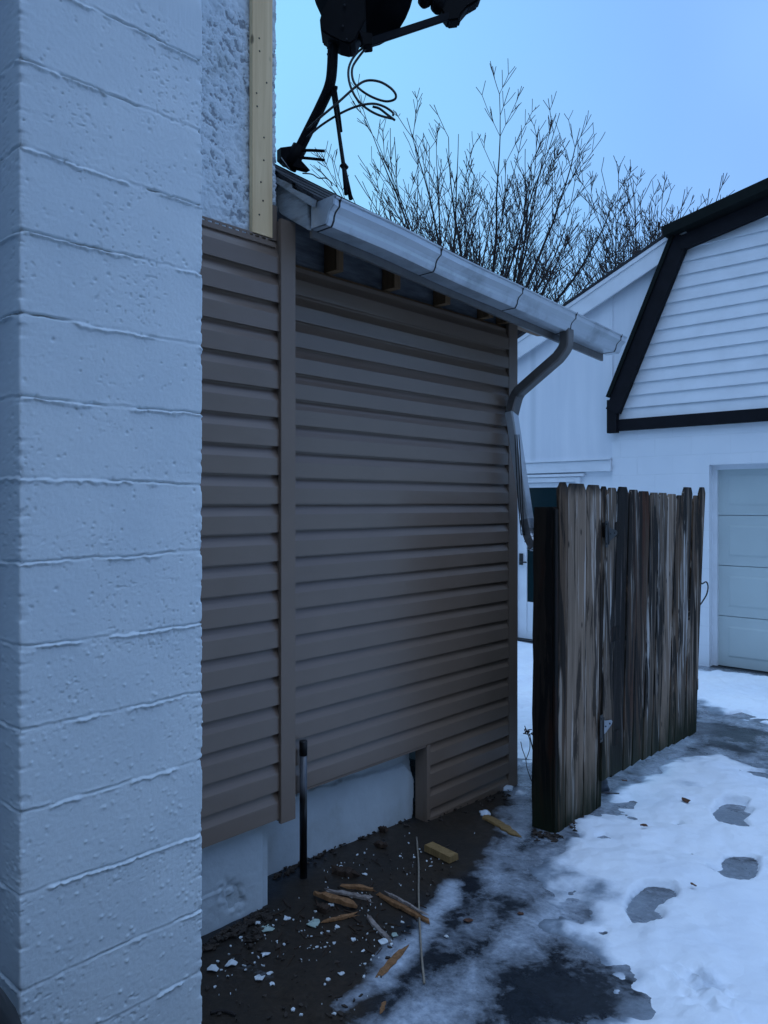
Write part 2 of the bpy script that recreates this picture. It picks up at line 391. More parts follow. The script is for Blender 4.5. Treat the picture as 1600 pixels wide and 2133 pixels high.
# ------------------------------------------------------------------ ground and snow
def axis(lo, hi, step, far0, far1):
    a = list(np.arange(lo, hi, step)); s = step; x = lo; pre = []
    while x > far0: s *= 1.35; x -= s; pre.append(x)
    s = step; x = a[-1]; post = []
    while x < far1: s *= 1.35; x += s; post.append(x)
    return np.array(pre[::-1] + a + post)
gp = lambda L: [at_g(*p)[:2] for p in L]
def ground():
    xs = axis(-4.4, 0.2, .016, -160, 160); ys = axis(1.2, 8.7, .016, -120, 220)
    X, Y = np.meshgrid(xs, ys); Z = gz(Y)
    Z = Z + (fbm(X * 2.1, Y * 2.1, 3) - .5) * .012 + (fbm(X * 19, Y * 19, 8, 2) - .5) * .003
    wob = (fbm(X * 5, Y * 5, 11) - .5) * .22
    dirt = sstep(-.06, .08, poly_sd(X, Y, gp([(300, 2020), (418, 1960), (560, 1880), (690, 1750), (870, 1690), (1060, 1640), (1085, 1690), (1060, 1750),
            (1000, 1800), (915, 1850), (880, 1895), (830, 1990), (740, 2133), (600, 2300), (300, 2300)])) + wob)
    sl = np.zeros_like(X)
    for pts, w, k in (([(1100, 1560), (1090, 1640), (1075, 1720), (1050, 1780), (1030, 1840)], .09, .62),
                      ([(1060, 1800), (1020, 1880), (960, 1960)], .13, .45),
                      ([(945, 1840), (925, 1880), (895, 1905)], .05, .95), ([(890, 1920), (840, 1985), (800, 2040)], .06, .85), ([(790, 2040), (720, 2100)], .04, .5),
                      ([(1160, 1880), (1070, 1985), (970, 2060), (880, 2120), (800, 2180)], .13, .80),
                      ([(1075, 1930), (1000, 2060), (960, 2133)], .16, .42),
                      ([(1290, 2120), (1180, 2140), (1050, 2140)], .08, .45),
                      ([(1350, 1600), (1480, 1530), (1580, 1560)], .10, .30), ([(1460, 1500), (1530, 1510)], .07, .35), ([(1380, 1560), (1300, 1610)], .05, .3),
                      ([(520, 2010), (560, 2030)], .05, .15), ([(1060, 1690), (1045, 1735)], .05, .55)):
        sl = np.maximum(sl, k * np.exp(-(line_d(X + wob * .35, Y + wob * .35, gp(pts)) / w) ** 2))
    big, _h = snow_mask(X, Y); sl = np.maximum(sl, .52 * np.exp(-(np.maximum(-big, 0) / .10) ** 2))
    for q, r, k in (((1165, 2055), .19, .80), ((1080, 2085), .13, .55), ((1215, 2095), .08, .9), ((1040, 1880), .07, .5)):      # bare wet asphalt
        c = at_g(*q); sl = sl * (1 - k * np.exp(-(((X + wob * .3 - c[0]) ** 2 + (Y + wob * .3 - c[1]) ** 2) / r ** 2)))
    ice = np.zeros_like(X)
    for q, r, k in (((1355, 1888), .13, .75), ((1530, 1815), .13, .75), ((1525, 1702), .13, 1), ((1256, 1747), .06, .5), ((1465, 2050), .16, 1), ((1340, 2110), .08, .8), ((1410, 1722), .05, 1)):
        c = at_g(*q); ice = np.maximum(ice, k * np.exp(-(((X - c[0]) ** 2 + (Y - c[1]) ** 2) / r ** 2) ** 4))
    P = np.stack([X, Y, Z], -1)
    kind(grid_obj('ground', P, M['ground'], attrs=dict(dirt=dirt, slush=sl, ice=ice)), 'structure', 'wet dark asphalt and brown grit with grey slush')
def snow_mask(X, Y):
    big = gp([(1172, 1738), (1150, 1770), (1118, 1792), (1085, 1826), (1118, 1868), (1145, 1898), (1112, 1945), (1150, 1962), (1190, 1985), (1212, 2020), (1245, 2050),
              (1255, 2095), (1228, 2140), (1210, 2300), (1300, 2900)]) + [np.array((8., 0.5)), np.array((12., 6.9))] + \
          gp([(1610, 1545), (1598, 1600), (1560, 1588), (1490, 1566), (1440, 1572), (1385, 1582), (1352, 1600), (1330, 1622), (1292, 1628), (1262, 1640), (1238, 1664), (1215, 1690), (1190, 1712)])
    m = poly_sd(X, Y, big)
    far = [np.array(p) for p in ((-30., 8.1), (-12., 6.), (-3.2, 4.9))] + gp([(1060, 1500), (1140, 1502), (1280, 1440), (1400, 1440), (1452, 1470), (1490, 1492), (1570, 1512), (1610, 1520)]) + \
          [np.array((12., 7.2)), np.array((30., 8.1))]
    far = poly_sd(X, Y, [np.array((-30., 8.22))] + far[1:-1] + [np.array((30., 8.22))])
    far2 = poly_sd(X, Y, [(-2.95, 4.25), (-2.3, 4.35), (-2.2, 5.6), (-3.6, 6.2), (-7, 6.2), (-7, 4.6)])
    yard = poly_sd(X, Y, [(-60, 8.6), (-7.2, 8.6), (-7.2, 14.6), (4.4, 14.6), (4.4, 7.8), (60, 7.8), (60, 60), (-60, 60)])
    m = np.maximum(np.maximum(m, far), np.maximum(far2, yard))
    m = m + (fbm(X * 5, Y * 5, 31) - .5) * .10 + .03
    # foot holes: (outline in photo pixels)
    holes = [[(1306, 1900), (1312, 1880), (1330, 1860), (1345, 1848), (1378, 1848), (1400, 1853), (1408, 1865), (1400, 1880), (1375, 1888), (1360, 1897), (1376, 1905), (1374, 1918), (1352, 1928), (1325, 1926)],
             [(1478, 1823), (1492, 1815), (1508, 1812), (1506, 1800), (1518, 1788), (1545, 1785), (1572, 1790), (1578, 1806), (1572, 1832), (1545, 1845), (1515, 1842), (1495, 1832)],
             [(1486, 1700), (1500, 1682), (1520, 1675), (1555, 1680), (1550, 1690), (1565, 1698), (1548, 1710), (1558, 1722), (1550, 1730), (1520, 1728), (1498, 1718)],
             [(1245, 1746), (1258, 1742), (1268, 1747), (1256, 1752)], [(1403, 1722), (1414, 1719), (1420, 1723), (1411, 1726)],
             [(1248, 1943), (1258, 1946), (1264, 1942), (1258, 1949)],
             [(1505, 1492), (1545, 1484), (1575, 1494), (1530, 1500)]]
    h = np.full(X.shape, -9.0)
    for k in holes: h = np.maximum(h, poly_sd(X, Y, [p[:2] for p in spline([np.array([*q, 0.]) for q in gp(k + k[:3])], 4)[4:-4]] if len(k) > 5 else gp(k)))
    return m, h + (fbm(X * 38, Y * 38, 77, 3) - .5) * .012
def snow():
    xs = axis(-4.4, 0.2, .012, -58, 58); ys = axis(1.6, 8.6, .012, -40, 58)
    X, Y = np.meshgrid(xs, ys); big, h = snow_mask(X, Y)
    # ragged, half melted margin
    rag = (fbm(X * 10, Y * 10, 91, 5) - .5) * .15 * sstep(.30, .02, big) + (fbm(X * 60, Y * 60, 93, 2) - .5) * .03 * sstep(.2, .0, big)
    m = np.minimum(big + rag, -h); cut = sstep(-.003, .018, -h)
    und = fbm(X * 2.0, Y * 2.0, 5); und2 = fbm(X * 4.6, Y * 4.6, 25, 3); lump = fbm(X * 14, Y * 14, 15, 3); grain = fbm(X * 45, Y * 45, 65, 2)
    near = sstep(-.02, .16, big + rag)
    Z = gz(Y) - .008 + (.018 * near + .022 * sstep(.06, .45, big)) * cut + (und - .5) * .045 * sstep(.02, .4, big) * cut + ((und2 - .5) * .060 + (lump - .5) * .020 + (grain - .5) * .006) * near * cut
    c = at_g(1465, 2055); w = np.exp(-(((X - c[0]) ** 2 + (Y - c[1]) ** 2) / .015) ** 2)
    Z = Z + w * (sstep(.42, .60, fbm(X * 30, Y * 30, 55, 3)) - .8) * .022
    c = at_g(1500, 2112); Z = Z + np.exp(-((X - c[0]) ** 2 + (Y - c[1]) ** 2) / .010) * sstep(.4, .7, fbm(X * 26, Y * 26, 57, 2)) * .03
    thick_shade = sstep(-.03, .30, big + rag) * (.10 + 1.15 * und + .45 * und2) * (.35 + .65 * sstep(-.002, .012, -h))
    for q, r, k in (((1250, 1870), .12, .5), ((1340, 1960), .09, .5), ((1430, 1640), .14, .55), ((1210, 1900), .10, .6), ((1470, 1900), .12, .35), ((1465, 2055), .10, .6), ((1540, 1560), .12, .6), ((1180, 1830), .10, .55), ((1500, 1480), .10, .5), ((1120, 1800), .08, .6), ((1300, 1700), .08, .3)):  # greyer spots: thinner snow, and soft shade of hollows put into the colour
        c = at_g(*q); thick_shade = thick_shade * (1 - k * np.exp(-((X - c[0]) ** 2 + (Y - c[1]) ** 2) / r ** 2))
    kind(grid_obj('snow', np.stack([X, Y, Z], -1), M['snow'], attrs=dict(thick_shade=thick_shade), keep=m > -.008), 'stuff', 'thin melting snow with bare footprints')
ground(); snow()

# ------------------------------------------------------------------ block chimney
XC, XW, XS, XF = -1.912, -2.43, -2.57, -2.655        # chimney face, house wall, shed siding, shed foundation
YC0, YC1, YH = .757, 1.276, 1.968
def chimney():
    t = thing('block_chimney', 'broad chimney of white painted concrete blocks in the left foreground', 'chimney', (-2.2, 1.0, 0))
    zj = [-.15, .05, .252, .43, .655, .863, 1.063, 1.263, 1.469, 1.6715, 1.871, 2.073, 2.277, 2.475, 2.692, 2.895, 3.1, 3.3, 3.5, 3.7, 3.9, 4.1]
    zs = np.concatenate([np.arange(-.2, .1, .02), np.arange(.1, 2.98, .0029), np.arange(2.98, 4.8, .03)])
    path = [(XW, YC0, 0)]; s = 0
    u = []; pos = []; nor = []
    def seg(p, q, nrm, step):
        n = max(2, int(np.hypot(q[0] - p[0], q[1] - p[1]) / step))
        for k in range(n):
            f = k / n; pos.append((p[0] + (q[0] - p[0]) * f, p[1] + (q[1] - p[1]) * f)); nor.append(nrm)
    r = .0045
    seg((XW, YC0), (XC - r, YC0), (0, -1), .006)
    for a in np.linspace(0, math.pi / 2, 5)[:-1]: pos.append((XC - r + r * math.sin(a), YC0 + r - r * math.cos(a))); nor.append((math.sin(a), -math.cos(a)))
    seg((XC, YC0 + r), (XC, YC1 - r), (1, 0), .0029)
    for a in np.linspace(0, math.pi / 2, 5)[:-1]: pos.append((XC - r + r * math.cos(a), YC1 - r + r * math.sin(a))); nor.append((math.cos(a), math.sin(a)))
    seg((XC - r, YC1), (XW, YC1), (0, 1), .02)
    pos = np.array(pos); nor = np.array(nor)
    d = np.concatenate([[0], np.cumsum(np.hypot(*np.diff(pos, axis=0).T))])
    U, Z = np.meshgrid(d, zs)
    fine = vnoise(U * 210, Z * 210, 9) * .6 + vnoise(U * 95, Z * 95, 19) * .4
    disp = (fbm(U * 3.5, Z * 3.5, 2, 3) - .5) * .0035 + (fine - .5) * .0012
    pit = sstep(.80, .90, vnoise(U * 130, Z * 150, 77)) * sstep(.50, .68, fbm(U * 8, Z * 8, 78, 3)); disp -= .0026 * pit
    crev = np.zeros_like(U)
    uc0 = d[np.argmax(nor[:, 0] > .7)]; uc1 = d[len(nor) - 1 - np.argmax(nor[::-1, 0] > .7)]
    edge = np.exp(-(np.abs(U - uc0) / .010)) + np.exp(-(np.abs(U - uc1) / .010))
    tilt_ = [.0, .004, -.003, .002, -.004, .003, .0, -.002, .004, -.004, .002, -.002, .003, -.003, .002, .0, 0, 0, 0, 0, 0, 0]
    O = U * 0
    for k, z in enumerate(zj):
        wig = (fbm(U * 5, O + k * 3.1, 40 + k, 3) - .5) * .010 + (fbm(U * 38, O, 60 + k, 3) - .5) * .0075 + tilt_[k] * (U - .7) * 3
        n1 = sstep(.42, .60, fbm(U * 9, O + k, 80 + k, 4)); n2 = sstep(.36, .56, fbm(U * 13, O + k, 120 + k, 3)); n3 = fbm(U * 90, O + k, 160 + k, 2); n4 = fbm(U * 120, Z * 160, 260 + k, 3)
        dz = Z - z - wig; hi = 1.0 if z > 1.75 else .8
        g = np.exp(-np.abs(dz / .0026) ** 3)
        disp -= .0075 * g * n1 * hi                                   # open crack
        disp -= .0013 * np.exp(-(dz / .005) ** 2) * (1 - n1)
        wid = .0022 + .0085 * n3 * fbm(U * 16, O + k, 300 + k, 3)
        disp += (.0020 + .0060 * n4) * np.exp(-np.abs((dz + .0040 + wid * .4 + (n4 - .5) * .006) / wid) ** 3) * n2      # mortar squeezed out below the crack
        disp += .0020 * np.exp(-((dz - .006) / .004) ** 2) * (1 - n2) * n3
        chip = edge * np.exp(-(dz / .009) ** 2) * (1.0 if z > 2.2 else .45)
        disp -= .011 * chip * (.5 + n3)
        crev = np.maximum(crev, np.maximum(g * n1 * sstep(.50, .72, fbm(U * 7, O + k, 200 + k, 3)) * (1 if z > 1.9 else .15), np.clip(chip * 1.1, 0, 1) * (z > 1.9)))
    rng = np.random.default_rng(4)
    def dots(n, zlo, zhi, h, rr):
        for _ in range(n):
            uu = rng.uniform(uc0 - .1, uc1); zz = rng.uniform(zlo, zhi); r_ = rng.uniform(*rr); hh = h * rng.uniform(.4, 1.3)
            j0, j1 = np.searchsorted(d, [uu - 3 * r_, uu + 3 * r_]); i0, i1 = np.searchsorted(zs, [zz - 3 * r_, zz + 3 * r_])
            if j1 > j0 and i1 > i0:
                A = U[i0:i1, j0:j1]; B = Z[i0:i1, j0:j1]
                disp[i0:i1, j0:j1] += hh * np.exp(-((A - uu) ** 2 + (B - zz) ** 2) / r_ ** 2)
    dots(150, .2, .75, .0034, (.0022, .0045)); dots(190, .75, 1.25, .0030, (.0022, .0042)); dots(60, 1.2, 2.0, .002, (.002, .004)); dots(230, 1.2, 2.95, -.0038, (.0020, .0042)); dots(70, .1, 1.2, -.003, (.002, .004))
    disp += -.006 * edge * sstep(.45, .8, fbm(U * 0 + 3, Z * 55, 7, 3))
    P = np.stack([pos[None, :, 0] + nor[None, :, 0] * disp, pos[None, :, 1] + nor[None, :, 1] * disp, Z], -1)
    grid_obj('blockwork', P, M['block'], t, dict(crev=crev))
    Geo().box(XW, XC - .02, YC0 + .02, YC1 - .02, 4.78, 4.9).build('cap', M['block'], t)
chimney()

# ------------------------------------------------------------------ lap siding (one profile run along Y)
LAP = .1143
def siding(name, parent, x, y0, y1, z_top, z_bot, seed=0):
    n = int(round((z_top - z_bot) / LAP)); h = LAP
    prof = []                        # (out, z) from the top down
    for k in range(n):
        zt = z_top - k * h
        prof += [(.0000, zt + .012), (.0000, zt - h * .06), (.0024, zt - h * .13), (.0080, zt - h * .25), (.0150, zt - h * .37), (.0178, zt - h * .415), (.0184, zt - h * .44), (.0186, zt - h * .72), (.0192, zt - h * .96), (.0192, zt - h)]
        prof += [(.0172, zt - h), (.0140, zt - h + .0125)]
    ny = max(3, int((y1 - y0) / .03)); ys = np.linspace(y0, y1, ny)
    pr = np.array(prof); Yg, _ = np.meshgrid(ys, pr[:, 0]); Zg = np.repeat(pr[:, 1:2], ny, 1)
    wave = (fbm(Yg * 2.3 + seed, Zg * 5, 21 + seed, 3) - .5)
    P = np.stack([x + np.repeat(pr[:, :1], ny, 1) + wave * .004, Yg, Zg + (fbm(Yg * 1.3, np.floor(Zg / h), 5, 2) - .5) * .002], -1)
    o = grid_obj(name, P[::-1], M['siding'], parent, smooth=False)
    return o
Z0 = CAM_H          # a lap edge lies at eye height

# ------------------------------------------------------------------ main house
house = thing('main_house', 'main house wall with rough white stucco above brown lap siding', 'house', (XW, 1.6, 0))
def main_house():
    ys = np.arange(YC1 - .02, YH + .001, .0032); zs = np.concatenate([np.arange(2.55, 3.75, .0032), np.arange(3.75, 5.2, .03)])
    Y, Z = np.meshgrid(ys, zs)
    a = Y * 88 + Z * 42; b = Z * 84 - Y * 34
    n = fbm(a * .55, b * .55, 3, 3); n2 = fbm(a * 1.3, b * 1.3, 13, 3); big = fbm(Y * 5, Z * 5, 23, 3)
    hgt = (sstep(.35, .62, n) * .0042 + (n2 - .5) * .0042) * (.6 + .8 * big) + (fbm(Y * 3, Z * 3, 4) - .5) * .01
    crev = (sstep(.42, .28, n) * .9 + sstep(.40, .27, n2) * .6) * sstep(.30, .62, big)
    P = np.stack([XW + hgt - .004, Y, Z], -1)
    # bumpy corner, then the return face along -X
    P[:, -1, 1] += (n2[:, -1] - .5) * .016
    for k, dx in enumerate((.006, .03, .4, 6.0)):
        c = np.stack([XW - dx + 0 * zs, YH + (vnoise(zs * 90, zs * 0 + k, 5) - .5) * .014, zs], -1)[:, None]
        P = np.concatenate([P, c], 1); crev = np.concatenate([crev, crev[:, -1:] * .5], 1)
    grid_obj('stucco_wall', P, M['stucco'], house, dict(crev=np.clip(crev, 0, 1)))
    g = Geo()
    g.box(XW - .02, XW - .30, -9, YC0 - .002, -.2, 5.2); g.box(XW - .03, XW - .30, YC0, YH - .02, -.1, 5.15); g.box(-8.3, XW - .31, YH - .30, YH - .02, -.2, 5.2)
    g.box(XW - .019, -1.62, -9, .16, -.2, 5.2); g.build('wall', M['found'], house)  # unseen projecting bay, added to shade the chimney's left face
    r = Geo(); r.prism([(-1.95, -9.3, 5.2), (-1.95, -9.3, 5.3), (-5.4, -9.3, 7.6), (-8.8, -9.3, 5.3), (-8.8, -9.3, 5.2)], (0, 11.6, 0)); r.build('roof', M['shingle'], house)
    siding('siding', house, XW + .018, YC1 - .03, YH - .004, Z0 + 9 * LAP, Z0 - 11 * LAP, 0)
    # nailing hem with slots above the top course
    g = Geo(); z = Z0 + 9 * LAP; y = YC1; x = XW + .020
    g.box(x, x + .004, YC1 - .02, YH - .022, z + .002, z + .012); g.box(x, x + .004, YC1 - .02, YH - .022, z + .019, z + .026)
    while y < YH - .06:
        g.box(x, x + .004, y, y + .011, z + .012, z + .019); y += .031
    g.box(x, x + .007, YC1 - .02, YH - .022, z - .008, z + .002)
    g.build('nailing_hem', M['vinyl'], house)
    Geo().box(XW + .003, XW + .024, 1.832, 1.931, Z0 + 9 * LAP + .02, 5.15).build('furring_strip', M['board'], house, .0015)
    rng = random.Random(3)
    for zz in (2.74, 2.80, 2.87, 2.96, 3.05, 3.16, 3.21, 3.27, 3.38, 3.43):
        p = (XW + .0245, 1.85 + rng.random() * .06, zz); Geo().tube([p, (p[0] + .0012, p[1], p[2])], .0035, 8).build('nail', M['iron'], house)
    # outside corner post of vinyl
    g = Geo(); y0, y1 = 1.954, 2.030; x1 = XW + .048
    g.box(x1 - .004, x1, y0, y1, .335, 2.745); g.box(XW - .10, x1 - .004, y1 - .004, y1, .335, 2.745); g.box(x1 - .016, x1 - .004, y0, y0 + .003, .335, 2.745)
    g.box(XW + .006, XW + .012, y0 - .028, y0 + .003, .345, 2.64); g.box(XW - .06, x1 - .02, y0 + .004, y0 + .008, .34, 2.74)
    g.build('corner_post', M['vinyl'], house, .0012)
    Geo().box(XW + .004, XW + .02, YH - .05, YH - .012, 2.66, 2.80).build('flashing', M['vinyl'], house)
    # foundation under it with a spalled patch
    ys = np.arange(YC1 - .05, 1.921, .006); zs = np.arange(-.1, .42, .006); Y, Z = np.meshgrid(ys, zs)
    d = (fbm(Y * 6, Z * 6, 8) - .5) * .006
    c = at_x(482, 1868, -2.45); q = np.exp(-(((Y - c[1] - (Z - c[2]) * -.5) / .055) ** 2 + ((Z - c[2]) / .075) ** 2) ** 2)
    d = d - q * .008 + q * (fbm(Y * 34, Z * 34, 18, 4) - .45) * .05
    zc = at_x(540, 1815, -2.45)[2]; dz = Z - zc - (fbm(Y * 9, Y * 0, 3, 3) - .5) * .02
    d = d + (- .004 * np.exp(-(dz / .004) ** 2) + .003 * np.exp(-((dz + .009) / .005) ** 2)) * sstep(.3, .6, fbm(Y * 12, Y * 0, 13, 3)) + (fbm(Y * 30, Z * 30, 44, 3) - .5) * .003
    P = np.stack([-2.452 + d, Y, Z], -1)
    e = P[:, -1:].copy(); e[:, :, 0] -= .3; P = np.concatenate([P, e], 1)
    grid_obj('foundation', P, M['found'], house)
main_house()

# ------------------------------------------------------------------ shed (lean-to)
shed = thing('shed', 'low lean-to shed clad in taupe lap siding under a dark roof', 'shed', (XS, 3.0, 0))
YE = 3.90
def drop(y): return -.15 * (y - 2.02) / 2.46
def shed_build():
    x = XS - .016
    siding('siding', shed, x, 2.005, YE - .05, Z0 + 9 * LAP, Z0 - 11 * LAP, 3)
    ysp = 3.085
    siding('siding', shed, x, ysp + .02, YE - .05, Z0 - 11 * LAP, Z0 - 15 * LAP, 5)
    # J channel round the cut-out
    g = Geo(); z0 = Z0 - 11 * LAP
    g.box(x + .001, x + .021, ysp - .006, ysp + .022, -.065, z0 - .002); g.box(x - .06, x + .001, ysp - .006, ysp - .002, -.065, z0 - .002)
    g.build('trim_channel', M['vinyl'], shed, .001)
    Geo().box(x + .004, x + .017, 2.02, ysp - .008, z0 - .012, z0 - .002).build('starter_strip', M['vinyl'], shed, .001)
    # far corner post
    g = Geo(); g.box(XS + .001, XS + .005, YE - .062, YE + .03, -.10, 2.70); g.box(XS - .07, XS + .001, YE + .026, YE + .03, -.10, 2.70); g.box(XS - .015, XS + .001, YE - .062, YE - .059, -.10, 2.70)
    g.build('corner_post', M['vinyl'], shed, .001)
    # sheathing behind, inner body
    g = Geo(); g.box(XS - .10, XS - .03, 1.99, YE, .362, 2.655); g.box(XS - .10, XS - .03, ysp + .1, YE, -.2, .30); g.build('sheathing', M['dark'], shed)
    g = Geo(); g.box(-7.9, XS - .12, YE - .05, YE + .02, -.2, 2.84); g.build('end_wall', M['found'], shed)
    # foundation: recessed upper band, parged lower band with a ragged top
    ys = np.arange(1.86, 3.13, .006); zs = np.arange(-.14, .40, .006); Y, Z = np.meshgrid(ys, zs)
    top = np.interp(Y, [1.9, 2.3, 2.75, 3.0, 3.06, 3.13], [.31, .30, .262, .245, .20, .05]) + (fbm(Y * 14, Y * 0, 6, 4) - .5) * .03
    s = sstep(-.004, .004, top - Z)
    end = 3.075 + (fbm(Z * 12, Z * 0, 16, 3) - .5) * .05
    d = -.022 * (1 - s) + (fbm(Y * 5, Z * 5, 9) - .5) * .008 - .14 * sstep(0, .008, Y - end) + (fbm(Y * 22, Z * 10, 29, 3) - .5) * .004 * sstep(.25, .0, Z)
    d = d - .006 * np.exp(-((Z - top) / .006) ** 2) * sstep(.35, .7, fbm(Y * 20, Y * 0, 61, 2))
    grid_obj('foundation', np.stack([XF + d, Y, Z], -1), M['found'], shed)
    # open frieze: sheets between rafter tails
    g = Geo(); g.box(XS - .06, XS - .05, 2.0, YE, 2.66, 2.92); g.build('insulation', M['felt'], shed)
    g = Geo(); g.box(XS - .05, XS - .035, 2.0, YE, 2.632, 2.668); g.build('top_plate', M['rafter'], shed)
    for px in (690, 811, 917, 1008, 1047):
        p = at_x(px, 560, XS); y = p[1]; w = .045 if px < 1040 else .028
        d = drop(y) * .45
        Geo().prism([(XS - .048, y, 2.672), (XS + .035, y, 2.672), (XS + .035, y, 2.80 + d), (-2.33, y, 2.79 + d), (-2.33, y, 2.81 + d), (-3.1, y, 3.30 + d), (-3.1, y, 3.1 + d), (XS - .048, y, 2.85 + d)], (0, w, 0)).build('rafter', M['rafter'], shed, .001)
    # roof: shingle courses
    y0, y1 = 1.985, 4.40; ny = 40
    def roof_z(X, Y): return 2.800 + drop(Y) + .72 * (-2.235 - X)
    ys = np.linspace(y0, y1, ny); g = Geo(); brk = lambda y: -2.66 + .12 * (y - 2) / 2.5
    edges = [-2.225, -2.33, -2.44, -2.55, -2.66]
    for k in range(4):
        a, b = edges[k], edges[k + 1]
        for j in range(ny - 1):
            q = []
            for y in (ys[j], ys[j + 1]):
                f = .12 * (y - 2) / 2.5 * k / 4; f2 = .12 * (y - 2) / 2.5 * (k + 1) / 4
                jit = .004 * vnoise(np.array(y * 5.0), np.array(k * 1.0), 3)
                q.append([(a + f, y, float(roof_z(a + f, y)) - .004), (a + f, y, float(roof_z(a + f, y)) + .008 + float(jit)), (b + f2 - .02, y, float(roof_z(b + f2 - .02, y)) + .004), (b + f2 - .02, y, float(roof_z(b + f2 - .02, y)) - .02)])
            g.hexa(q[0], q[1])
    for j in range(ny - 1):
        q = []
        for y in (ys[j], ys[j + 1]):
            b = brk(y); z = float(roof_z(b, y)); q.append([(b, y, z - .02), (b + .004, y, z + .008), (-7.9, y, z + .45), (-7.9, y, z + .40)])
        g.hexa(q[0], q[1])
    g.build('roof', M['shingle'], shed)
    g = Geo(); z = lambda X, Y: float(roof_z(X, Y))
    g.hexa([(-2.26, y0 + .02, z(-2.26, y0) - .008), (-2.70, y0 + .02, z(-2.70, y0) - .012), (-2.70, y0 + .02, z(-2.70, y0) - .026), (-2.26, y0 + .02, z(-2.26, y0) - .022)],
           [(-2.26, y1 - .01, z(-2.26, y1) - .008), (-2.62, y1 - .01, z(-2.62, y1) - .012), (-2.62, y1 - .01, z(-2.62, y1) - .026), (-2.26, y1 - .01, z(-2.26, y1) - .022)])
    g.build('roof_deck', M['rafter'], shed)
    # rake trim and old board at the near end
    rz = lambda X: float(roof_z(X, 2.0))
    Geo().prism([(-2.225, 1.985, rz(-2.225) - .006), (-2.50, 1.985, rz(-2.50) - .006), (-2.50, 1.985, rz(-2.50) - .046), (-2.235, 1.985, rz(-2.235) - .040)], (0, .02, 0)).build('rake_trim', M['oldwhite'], shed, .002)
    Geo().prism([(-2.275, 2.0, rz(-2.275) - .04), (-2.46, 2.0, rz(-2.46) - .046), (-2.455, 2.0, rz(-2.455) - .155), (-2.44, 2.0, rz(-2.44) - .160), (-2.275, 2.0, rz(-2.275) - .145)], (0, .022, 0)).build('rake_board', M['oldwhite'], shed, .002)
    Geo().prism([(-2.462, 2.0, rz(-2.462) - .05), (-2.512, 2.0, rz(-2.512) - .06), (-2.505, 2.0, rz(-2.505) - .16), (-2.49, 2.0, rz(-2.49) - .185), (-2.478, 2.0, rz(-2.478) - .15)], (0, .018, 0)).build('torn_flashing', M['oldwhite'], shed)
    # fascia
    g = Geo(); f0 = 2.02; f1 = 4.44
    g.hexa([(-2.285, f0, 2.66), (-2.270, f0, 2.66), (-2.270, f0, 2.785), (-2.285, f0, 2.785)], [(-2.285, f1, 2.66 + drop(f1) - .012), (-2.270, f1, 2.66 + drop(f1) - .012), (-2.270, f1, 2.785 + drop(f1)), (-2.285, f1, 2.785 + drop(f1))])
    g.build('fascia', M['down'], shed)
    Geo().hexa([(-2.66, 3.95, 2.70), (-2.29, 3.95, 2.66), (-2.29, 4.30, 2.64), (-2.66, 4.3, 2.69)], [(-2.66, 3.95, 2.72), (-2.29, 3.95, 2.68), (-2.29, 4.30, 2.66), (-2.66, 4.3, 2.71)]).build('soffit', M['rafter'], shed)
    # gutter, K profile run along the eave (X out, Z up from the bottom)
    out = [(0, .095), (0, 0), (.080, 0), (.086, .006), (.094, .020), (.096, .034), (.103, .048), (.118, .060), (.126, .066), (.128, .092), (.136, .097)]
    inn = [(.134, .092), (.126, .088), (.123, .069), (.115, .063), (.1, .051), (.093, .036), (.090, .021), (.078, .003), (.003, .003), (.003, .095)]
    def ring(pr, y, s=1.0, o=0.0): return [(-2.268 + (a - o * .05) * s + (o * .05), y, 2.690 + drop(y) + b * s) for a, b in pr]
    g = Geo(); prof = out + inn; n = len(prof); ysg = np.linspace(2.02, 4.485, 26); vs = []
    for i, y in enumerate(ysg):
        sag = (float(vnoise(np.array(y * 2.1), np.array(0.), 9)) - .5) * .012
        vs += [(a, b, c + sag) for a, b, c in ring(prof, y)]
    g.add(vs, [(i * n + k, i * n + (k + 1) % n, (i + 1) * n + (k + 1) % n, (i + 1) * n + k) for i in range(25) for k in range(n)])
    gut = g.build('gutter', M['gutter'], shed)
    Geo().prism(ring(out, 2.012), (0, .009, 0)).build('end_cap', M['gutter'], gut)
    for px in (703, 915, 1085, 1196, 1290):
        y = at_x(px, 600, -2.15)[1]; w = .006
        pr = [(a + (.0022 if a > .05 else 0), b - (.0022 if b < .03 else 0) + (.002 if b > .09 else 0)) for a, b in out[1:]] + [(a, b) for a, b in inn[:-1]]
        a = ring(pr, y); sag = (float(vnoise(np.array(y * 2.1), np.array(0.), 9)) - .5) * .012
        Geo().prism([(p, q, r + sag) for p, q, r in a], (0, w, 0)).build('seam', M['seam'], gut)
    # downspout: outlet, elbow, diagonal, long lower length, shoe
    a0 = np.array((-2.205, 3.875, 2.585)); 
    pts = [a0 + (0, 0, .02), a0 + (0, 0, -.06), a0 + (-.012, 0, -.10), a0 + (-.05, -.004, -.145)]
    p2 = at_x(1076, 822, -2.505); p3 = at_x(1066, 862, -2.512); p4 = at_d(1099, 1085, 4.46)
    pts2 = [pts[-1], p2]; 
